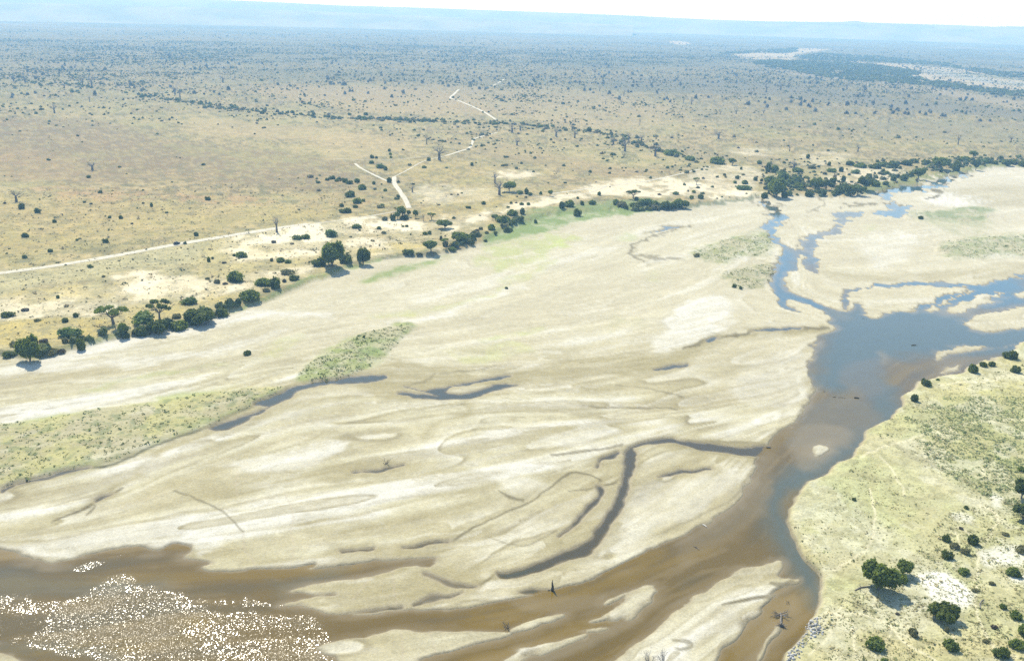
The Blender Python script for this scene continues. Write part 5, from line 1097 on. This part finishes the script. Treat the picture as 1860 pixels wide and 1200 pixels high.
def scatter_mesh(name, X, Y, r, hs, cols, rs, quads=9, core=True, mat=None):
    """many small plants as one mesh; colour per plant"""
    n = len(X); Z = height_at(X, Y) - .05
    parts_V, parts_F, cc = [], [], []
    o = 0
    if core:
        # low lumpy dome, 6 sides, 3 rings
        k = 6; an = np.arange(k) / k * 2 * math.pi
        rings = [(1.0, .12), (.92, .5), (.5, .9)]
        V = []
        for (rr, zz_) in rings:
            j = 1 + .25 * rs.normal(size=(n, k)) * .6
            V.append(np.stack([X[:, None] + r[:, None] * rr * j * np.cos(an)[None], Y[:, None] + r[:, None] * rr * j * np.sin(an)[None], Z[:, None] + (hs * zz_)[:, None] * (1 + .15 * rs.normal(size=(n, k)))], 2))
        V = np.concatenate(V, 1)           # n, 18, 3
        top = np.stack([X, Y, Z + hs], 1)[:, None]
        V = np.concatenate([V, top], 1)    # n, 19, 3
        f = []
        for ring in range(2):
            for q in range(k):
                f.append((ring * k + q, ring * k + (q + 1) % k, (ring + 1) * k + (q + 1) % k, (ring + 1) * k + q))
        for q in range(0, k, 2):
            f.append((2 * k + q, 2 * k + (q + 1) % k, 2 * k + (q + 2) % k, 18))
        f = np.array(f)
        Fc = (np.arange(n)[:, None, None] * 19 + f[None]).reshape(-1, 4)
        parts_V.append(V.reshape(-1, 3)); parts_F.append(Fc); cc.append(np.repeat(cols, 19, 0)); o = n * 19
    m = n * quads
    idx = np.repeat(np.arange(n), quads); d = unit_sphere_pts(rs, m); d[:, 2] = np.abs(d[:, 2])
    P = np.stack([X[idx], Y[idx], Z[idx]], 1) + d * np.stack([r[idx], r[idx], hs[idx]], 1) * (.9 + .3 * rs.rand(m))[:, None]
    nn = d + rs.normal(size=(m, 3)) * .6; nn /= np.linalg.norm(nn, axis=1)[:, None]
    t = np.cross(nn, unit_sphere_pts(rs, m)); t /= np.linalg.norm(t, axis=1)[:, None] + 1e-9; b = np.cross(nn, t)
    s_ = (r[idx] * .32 * (.6 + .8 * rs.rand(m)))[:, None]
    V = np.stack([P - t * s_ - b * s_, P + t * s_ - b * s_, P + t * s_ + b * s_, P - t * s_ + b * s_], 1).reshape(-1, 3)
    parts_V.append(V); parts_F.append(np.arange(4 * m).reshape(-1, 4) + o); cc.append(np.repeat(cols[idx] * (.8 + .4 * rs.rand(m))[:, None], 4, 0))
    return mesh_np(name, np.vstack(parts_V), np.vstack(parts_F), mat, {'leafcol': np.vstack(cc)})
sm = NT('scrub_leaves'); lc_ = sm.new('ShaderNodeAttribute', attribute_name='leafcol').outputs['Color']; sm.link(lc_, sm.b.inputs['Base Color'])
t_ = sm.new('ShaderNodeBsdfTranslucent'); sm.link(lc_, t_.inputs[0]); x_ = sm.new('ShaderNodeMixShader'); x_.inputs[0].default_value = .35
sm.link(sm.b.outputs[0], x_.inputs[1]); sm.link(t_.outputs[0], x_.inputs[2]); sm.link(x_.outputs[0], sm.out.inputs['Surface'])
sm.b.inputs['Roughness'].default_value = .85; sm.b.inputs['Specular IOR Level'].default_value = .1
def pal(n, rs, p=(.42, .3, .18, .1)):
    C = np.array([(.095, .115, .038), (.14, .165, .058), (.19, .185, .09), (.19, .155, .095)])
    return C[rs.choice(4, n, p=p)] * (.75 + .5 * rs.rand(n))[:, None]
rest = order[NIND:]
me = scatter_mesh('scrub', X_[rest], Y_[rest], rad[rest], rad[rest] * RV.uniform(.75, 1.3, len(rest)), pal(len(rest), RV), RV, 5, True, sm.m)
put('plain_scrub', me, kind='stuff', label='thousands of small shrubs dotted over the dry plain')
print('scrub', len(rest), round(time.time() - T0, 1))

# far trees, grey and bare, standing above the scrub
n = 2600; a_ = RV.uniform(math.radians(-33), math.radians(33), n); d_ = RV.uniform(1700, 6500, n)
X2, Y2 = np.sin(a_) * d_, np.cos(a_) * d_; k2 = (sdist(X2, Y2, gp, 40) > 20) & (fbm(X2, Y2, 300, 2, 3) > .44)
X2, Y2 = X2[k2], Y2[k2]; r2 = RV.uniform(1.8, 3.8, len(X2)); C2 = np.array((.14, .14, .125))[None] * (.6 + .8 * RV.rand(len(X2)))[:, None]
me = scatter_mesh('far_trees', X2, Y2, r2, r2 * RV.uniform(1.4, 2.3, len(X2)), C2, RV, 5, True, sm.m)
put('far_grey_trees', me, kind='stuff', label='far grey trees of the woodland')

# riverine forest at upper right
def forest(name, polys, n, rr, hh, label, colk=1.0):
    xs, ys = [], []
    for P, share in polys:
        g_ = at(*np.array(P, float).T, 2.0); lo, hi = g_.min(0), g_.max(0); m = int(n * share)
        x = RV.uniform(lo[0], hi[0], m * 6); y = RV.uniform(lo[1], hi[1], m * 6)
        k3 = 1 if name == 'riverine_forest' else .12; wx = x + 50 * k3 * (fbm(x, y, 120, 1, 3) - .5); wy = y + 70 * k3 * (fbm(x, y, 120, 4, 3) - .5)
        i_ = inpoly(wx, wy, g_) & (fbm(x, y, 60, 5, 3) > .36)
        x, y = x[i_][:m], y[i_][:m]; xs.append(x); ys.append(y)
    x, y = np.concatenate(xs), np.concatenate(ys); r_ = RV.uniform(*rr, len(x)); h_ = r_ * RV.uniform(*hh, len(x))
    me = scatter_mesh(name, x, y, r_, h_, pal(len(x), RV, (.45, .42, .13, 0)) * colk, RV, 10, True, sm.m)
    put(name, me, kind='stuff', label=label)
forest('riverine_forest', [(z3((380,340),(500,330),(620,332),(800,345),(900,340),(940,345),(1100,365),(1290,390),(1310,405),(1240,420),(1330,440),(1400,445),(1640,480),(1850,505),(1840,530),(1700,518),(1550,492),(1300,465),(1150,455),(950,440),(700,415),(600,385),(400,360)), .62),
                           (z3((600,310),(680,298),(760,290),(900,300),(1100,310),(1400,340),(1550,370),(1860,400),(2100,420),(2100,450),(1860,432),(1600,397),(1400,358),(1200,347),(950,335),(700,330)), .3), (z3((180,290),(480,270),(620,262),(620,285),(540,292),(420,289),(280,298)), .08)], 3600, (3.8, 6.5), (.6, .95), 'dense green forest along the far river loop')
forest('riverside_thicket', [([(1395,300),(1420,310),(1500,335),(1560,330),(1600,300),(1700,290),(1860,286),(1900,292),(1860,302),(1760,304),(1700,312),(1600,335),(1560,353),(1440,355),(1390,352)], .8), ([(1130,372),(1180,370),(1250,372),(1200,378),(1130,380)], .1), ([(60,642),(110,628),(200,604),(290,592),(420,552),(430,556),(320,594),(215,610),(110,638)], .18), ([(690,466),(780,452),(870,425),(940,400),(950,404),(880,436),(790,462)], .12)], 330, (1.4, 3.2), (.8, 1.4), 'low green thicket filling the gaps of the riverside wood')

# grass tufts and dwarf bushes on the east bank, the grassy bars and the near flats
def tufts(name, polys, n, rr, colf, label, level):
    xs, ys = [], []
    for P, share in polys:
        g_ = at(*np.array(P, float).T, level); lo, hi = g_.min(0), g_.max(0); m = int(n * share)
        x = RV.uniform(lo[0], hi[0], m * 5); y = RV.uniform(lo[1], hi[1], m * 5)
        i_ = inpoly(x, y, g_) & (fbm(x, y, 7, 5, 3) > .46 - .2 * RV.rand(len(x))); xs.append(x[i_][:m]); ys.append(y[i_][:m])
    x, y = np.concatenate(xs), np.concatenate(ys); zt = height_at(x, y); k_ = zt > .25; x, y = x[k_], y[k_]
    r_ = RV.uniform(*rr, len(x)) * (1 + (RV.rand(len(x)) < .1)); C = np.array(colf)[RV.choice(len(colf), len(x))] * (.8 + .4 * RV.rand(len(x)))[:, None]
    me = scatter_mesh(name, x, y, r_, r_ * RV.uniform(.5, .9, len(x)), C, RV, 6, False, sm.m)
    put(name, me, kind='stuff', label=label)
tufts('dry_grass_tufts', [([(1500,1100),(1640,1030),(1720,930),(1870,900),(1870,1210),(1430,1210)], .6), ([(1640,740),(1700,700),(1870,660),(1870,960),(1700,860),(1590,790)], .3), ([(1440,960),(1560,830),(1700,900),(1640,1040),(1480,1040)], .1)], 6500, (.16, .36), [(.40, .37, .18), (.32, .33, .14), (.42, .37, .20), (.25, .26, .11)], 'dry grass tufts and dwarf bushes on the right bank', ZE)
tufts('meadow_growth', [([(1640,760),(1720,720),(1870,720),(1870,960),(1790,900),(1700,850)], 1.0)], 3800, (.2, .45), [(.34, .37, .17), (.40, .42, .21), (.26, .30, .13)], 'green bushy growth on the upper right bank', ZE)
tufts('bar_grass', [(ISLES[0], .35), (ISLES[1], .25), (ISLES[2], .15), (ISLES[3], .1), (ISLES[5], .15)], 2600, (.22, .5), [(.21, .235, .09), (.26, .27, .12), (.15, .19, .07)], 'grass clumps on the sand bars', ZI)
tufts('flat_tussocks', [([(0,460),(300,430),(640,400),(880,420),(660,465),(430,540),(200,600),(0,640)], .5), ([(0,345),(640,330),(620,395),(300,430),(0,470)], .5)], 3000, (.25, .7), [(.20, .185, .10), (.24, .20, .12), (.14, .15, .075)], 'tussocks and dwarf bushes on the near plain', ZP)
print('tufts', round(time.time() - T0, 1))

# ------------------------------------------------------------------ tracks
tm = simple('pale_track_dust', (.52, .48, .37), .95, (.42, .385, .28), .35)
def track(P, w_m, lab=None):
    Q = smooth_poly(P, False, 10); g_ = np.array([ground(x, y)[:2] for x, y in Q])
    seg = np.linalg.norm(np.diff(g_, axis=0), axis=1); c = np.concatenate([[0], np.cumsum(seg)]); n_ = max(int(c[-1] / 5), 8); t = np.linspace(0, c[-1], n_)
    x, y = np.interp(t, c, g_[:, 0]), np.interp(t, c, g_[:, 1]); dx, dy = np.gradient(x), np.gradient(y); l = np.hypot(dx, dy); nx, ny = -dy / l, dx / l
    wv = (1.15 if w_m == 5.5 else .48) * w_m * (1 + .22 * (fbm(x, y, 14, 3, 2) - .5) * 2); V = []
    for s_ in (-.5, -.17, .17, .5):
        X = x + nx * wv * s_; Y = y + ny * wv * s_
        V.append(np.column_stack([X, Y, height_at(X, Y) + (.16 if abs(s_) < .3 else .06) + .0]))
    V = np.stack(V, 1).reshape(-1, 3); q = (np.arange(n_ - 1)[:, None] * 4 + np.arange(3)[None]).ravel()
    put('dirt_track', mesh_np('dirt_track', V, np.stack([q, q + 1, q + 5, q + 4], 1), tm, smooth=True), kind='structure')
track([(-120,512),(0,496),(90,484),(200,466),(320,444),(430,426),(520,412),(560,407)], 5.5)
track([(560,407),(620,400),(680,391),(725,383)], 3.6)
track([(743,378),(737,364),(726,347),(717,334),(716,321)], 8.5)
track([(645,297),(655,305),(680,318),(704,329),(714,332)], 6)
track([(716,321),(740,309),(770,293),(810,283)], 3)
track([(810,283),(835,275),(852,269),(858,260),(860,253),(875,248),(903,241)], 6.5)
track([(903,219),(880,204),(850,190),(830,182),(818,178),(826,170),(833,163)], 9)
track([(890,158),(903,152),(916,144)], 8)
track([(1000,352),(1060,344),(1120,336),(1180,328),(1240,315),(1290,303)], 5)
track([(905,345),(985,358),(1060,352),(1100,340)], 3)
track([(600,288),(690,291),(780,284)], 2.5)

# ------------------------------------------------------------------ car on the track
def box(cx, cy, cz, sx, sy, sz, tx=1.0, ty=1.0):
    V = [];
    for s_, k1, k2 in ((-1, 1, 1), (1, tx, ty)):
        for a, b in ((-1, -1), (1, -1), (1, 1), (-1, 1)):
            V.append((cx + a * sx / 2 * k1, cy + b * sy / 2 * k2, cz + s_ * sz / 2))
    return np.array(V), np.array([(0, 3, 2, 1), (4, 5, 6, 7), (0, 1, 5, 4), (1, 2, 6, 5), (2, 3, 7, 6), (3, 0, 4, 7)])
mc = simple('dark_car_paint', (.035, .035, .032), .35); mg = simple('car_glass', (.05, .06, .065), .08); mt_ = simple('tyre_rubber', (.02, .02, .02), .9); mr = simple('wheel_metal', (.35, .35, .35), .4, metallic=.8)
x, y, zc = ground(321, 444); p2 = ground(340, 440.5)
car = bpy.data.objects.new('car', None); COL.objects.link(car); car.location = (x, y, zc + .15); car.rotation_euler = (0, 0, math.atan2(p2[1] - y, p2[0] - x))
car['label'] = 'dark car driving on the pale dirt track at left'; car['category'] = 'car'
put('body', mesh_np('body', *join([box(0, 0, .72, 4.4, 1.8, .62, .97, .94), box(1.55, 0, 1.06, 1.1, 1.6, .08)]), mc), car)
put('cabin', mesh_np('cabin', *box(-.35, 0, 1.35, 2.5, 1.62, .62, .72, .82), mg), car)
put('roof', mesh_np('roof', *box(-.35, 0, 1.70, 1.8, 1.36, .08), mc), car)
wv = tube([(0, -.11, 0), (0, .11, 0)], [.36, .36], 14); rv = tube([(0, -.12, 0), (0, .12, 0)], [.2, .2], 10)
def disc(r_, yy, k=14):
    an = np.arange(k) / k * 6.2832; V = np.vstack([[(0, yy, 0)], np.stack([np.cos(an) * r_, np.full(k, yy), np.sin(an) * r_], 1)])
    return V, np.array([(0, 1 + i, 1 + (i + 1) % k, 1 + (i + 1) % k) for i in range(k)])
wme = mesh_np('wheel', *join([wv]), mt_); rme = mesh_np('rim', *join([rv]), mr)
for sx in (1.35, -1.35):
    for sy in (.82, -.82):
        w0 = put('wheel', wme, car, (sx, sy, .36)); put('rim', rme, w0)
for sy in (.62, -.62):
    put('headlight', mesh_np('headlight', *box(2.2, sy, .82, .06, .34, .16), mr), car)

# ------------------------------------------------------------------ driftwood, snags, stumps and boulders in the river
def snag(seed, n=4, L=2.5, r=.16, up=.3, fan=1.0):
    rs = np.random.RandomState(seed); out = []
    for i in range(n):
        a = rs.rand() * 6.28; branch(rs, (rs.normal() * .3, rs.normal() * .3, -.2), (math.cos(a) * fan, math.sin(a) * fan, up + rs.rand() * up), L * (.6 + .5 * rs.rand()), r, 1, out, .5, (1, 3), .05, .03, 5)
    return out
def drift(x, y, parts, name, label, sc=1.0, rz=0.0, mat=None, cat='driftwood'):
    X, Y, Z = ground(x, y)
    return put(name, mesh_np(name, *join(parts), mat or M_DRIFT), None, (X, Y, max(Z, 0)), rz, (sc, sc, sc), label=label, category=cat)
def log(L, r, k=7): return tube([(-L / 2, 0, r * .5), (-L * .1, .08 * L, r * .7), (L * .25, .03 * L, r * .8), (L / 2, -.06 * L, r * .9)], [r, r * 1.05, r * .8, r * .45], k)
drift(1556, 723, [log(2.1, .28)], 'sunken_log', 'short dark log in mid river at the end of the shallow sill', 1.0, -.2, simple('wet_dark_wood', (.03, .027, .02), .5))
drift(1516, 721, [log(1.5, .12), *snag(2, 2, .6, .05)], 'sunken_log', 'thin grey log at the left start of the shallow sill', 1.0, .1)
drift(1529, 722, [log(3.0, .09)], 'sunken_log', 'long low log lying along the shallow sill', 1.0, -.05)
drift(1585, 742, snag(3, 4, .6, .09), 'driftwood_snag', 'small snag in the river right of the shallow sill')
drift(1495, 711, snag(4, 3, .8, .1, .6), 'driftwood_snag', 'tiny dark snag close to the sand edge above the sill')
drift(1660, 627, [log(2.6, .26), *snag(5, 2, .7, .08)], 'sunken_log', 'dark log lying in the wide blue-grey river pool', 1.0, .1)
drift(1570, 579, snag(6, 4, 1.2, .14), 'driftwood_snag', 'dark snag at the foot of the sand bar in the pool')
drift(1396, 813, [log(1.7, .28), *snag(7, 2, .6, .08)], 'sunken_log', 'dark log at the mouth of the narrow side channel')
drift(1280, 955, [log(1.9, .2), *snag(8, 3, .7, .07)], 'driftwood_log', 'pale bleached log at the sand edge of the brown channel', 1.0, -1.0, simple('bleached_wood', (.55, .53, .47), .8, (.4, .38, .32), 2))
drift(1265, 995, [log(2.4, .13), *snag(9, 3, .8, .07, .4)], 'driftwood_snag', 'thin twig-like snag in the brown channel below the bleached log', 1.0, -.9)
drift(1431, 1094, snag(10, 5, .8, .07, .7), 'driftwood_snag', 'small upright twigs standing in the right-hand channel')
drift(922, 1138, snag(11, 8, 1.6, .09, .7), 'driftwood_snag', 'bushy grey snag at the left tip of a sand spit')
drift(700, 843, snag(12, 7, 2.4, .09, .4), 'driftwood_snag', 'spidery grey dead branches on the middle sand flat')
drift(1003, 1072, [tube([(0, 0, -.3), (.1, .1, 1.2), (-.1, .1, 2.6), (0, 0, 3.5)], [.5, .34, .18, .06], 7), *snag(13, 6, .8, .15, .6)], 'tree_stump', 'dark upright broken stump on the sand spit edge', 1.0, 0, simple('dark_stump_wood', (.05, .042, .03), .9, (.10, .085, .06), 2), 'stump')
X, Y, Z = ground(1419, 1134)
dr = bpy.data.objects.new('fallen_tree', None); COL.objects.link(dr); dr.location = (X, Y, 0); dr.rotation_euler = (0, 0, 1.35)
dr['label'] = 'grey fallen tree with root plate stranded in the right-hand channel'; dr['category'] = 'fallen tree'
put('trunk', mesh_np('trunk', *tube([(-.6, 0, .25), (1.2, .1, .3), (3.0, -.1, .32), (4.6, .1, .45)], [.38, .3, .26, .2], 8), M_DRIFT, smooth=True), dr)
put('roots', mesh_np('roots', *join([tube([(-.5, 0, .3), (-.9, math.cos(a) * .8, .3 + math.sin(a) * .7), (-1.0, math.cos(a) * 1.5, .3 + math.sin(a) * 1.1)], [.2, .13, .05], 5) for a in np.arange(0, 6.28, .7)]), M_DRIFT), dr)
o2 = []
for i in range(7):
    rs_ = np.random.RandomState(60 + i); branch(rs_, (3.2 + rs_.rand() * 1.4, 0, .35), (rs_.normal() * .5, rs_.choice([-1, 1]) * 1.0, .25), 2.0, .14, 1, o2, .5, (1, 3), .05, .04, 4)
put('branches', mesh_np('branches', *join(o2), M_DRIFT), dr)
for x, y, w_, h_, lab in [(1178,1207,26,34,'leafless grey bush on the sand at the bottom edge, left of two'), (1205,1206,20,30,'leafless grey bush on the sand at the bottom edge, right of two')]:
    rs_ = np.random.RandomState(int(x)); out = []
    for i in range(9):
        a = rs_.rand() * 6.28; branch(rs_, (0, 0, -.1), (math.cos(a) * .5, math.sin(a) * .5, 1.0), 1.7, .06, 2, out, .4, (2, 3), .15, .018, 4)
    X, Y, Z = ground(x, y); put('bare_bush', mesh_np('bare_bush', *join(out), M_TWIG), None, (X, Y, Z), 0, (1.2, 1.2, 1.25), label=lab, category='bush')
# fallen dead tree by the big tree on the east bank
X, Y, Z = ground(1568, 1068)
put('dead_branch', mesh_np('dead_branch', *join([log(6, .2), *snag(20, 5, 2.0, .1, .15)]), M_DRIFT), None, (X, Y, Z), .4, label='dead fallen branch on the ground left of the large dark round tree', category='branch')
X, Y, Z = ground(1783, 1096)
put('dead_branch', mesh_np('dead_branch', *join([log(5, .16), *snag(21, 6, 1.6, .08, .1)]), M_DRIFT), None, (X, Y, Z), 1.0, label='grey fallen branches right below the white crust patch', category='branch')

# boulders of the right bank
bm_ = simple('pale_boulder', (.42, .41, .38), .85, (.30, .29, .26), .9)
bm2 = simple('dark_boulder', (.16, .155, .14), .85, (.24, .23, .21), .9)
V0, F0 = ico()
def boulder(seed):
    rs = np.random.RandomState(seed); V = V0.copy()
    for _ in range(7):
        d = unit_sphere_pts(rs, 1)[0]; h = rs.uniform(.62, .9); q = V @ d; V = V - np.outer(np.maximum(q - h, 0), d)
    return mesh_np('boulder', V * np.array([1, .8, .62]), F0, bm_)
BM = [boulder(s) for s in (1, 2, 3)]; BD = []
for b in BM:
    c = b.copy(); c.materials.clear(); c.materials.append(bm2); BD.append(c)
BOUL = [(1475,1129,.85),(1470,1133,.5),(1476,1137,.7),(1481,1134,.6),(1478,1142,.6),(1486,1142,.7),(1473,1146,.5),(1480,1148,.5),(1488,1147,.4),(1468,1142,.35),(1490,1139,.4),(1484,1127,.35),(1437,1190,.6),(1444,1188,.5),(1450,1186,.45),(1441,1196,.6),(1452,1193,.4),(1434,1198,.5)]
for i, (x, y, r_) in enumerate(BOUL):
    X, Y, Z = ground(x, y); pale = i % 3 != 2
    place = 'in the pile at the water edge of the right bank' if i < 12 else 'in the heap where the right bank meets the bottom edge'
    tone_ = 'pale' if pale else 'dark grey'; size = 'largest pale' if i == 0 else tone_
    put('boulder', (BM if pale else BD)[i % 3], None, (X, Y, Z + r_ * .25), i * 1.3, (r_, r_, r_), label=f'{size} boulder {place}', category='boulder', group='boulders at the right bank')
rs = np.random.RandomState(3); Vs, Fs = [], []
P_ = at(*np.array([(1465,1125),(1495,1125),(1495,1155),(1470,1165),(1455,1190),(1430,1205),(1420,1200),(1450,1170),(1460,1150)], float).T, .8)
lo, hi = P_.min(0), P_.max(0); x = rs.uniform(lo[0], hi[0], 900); y = rs.uniform(lo[1], hi[1], 900); i_ = inpoly(x, y, P_); x, y = x[i_][:170], y[i_][:170]; zt = height_at(x, y)
bmV = V0[:12] if False else V0
for j in range(len(x)):
    r_ = rs.uniform(.12, .38); Vs.append(bmV * r_ * rs.uniform(.6, 1.1, 3) + np.array([x[j], y[j], max(zt[j], 0) + r_ * .2])); Fs.append(F0 + j * len(bmV))
put('bank_rubble', mesh_np('bank_rubble', np.vstack(Vs), np.vstack(Fs), bm_), kind='stuff', label='small stones scattered among the boulders')
print('objects', len(bpy.data.objects), 'tris', sum(len(o.data.polygons) * 2 for o in bpy.data.objects if o.type == 'MESH' and o.data.users == 1) , round(time.time() - T0, 1))
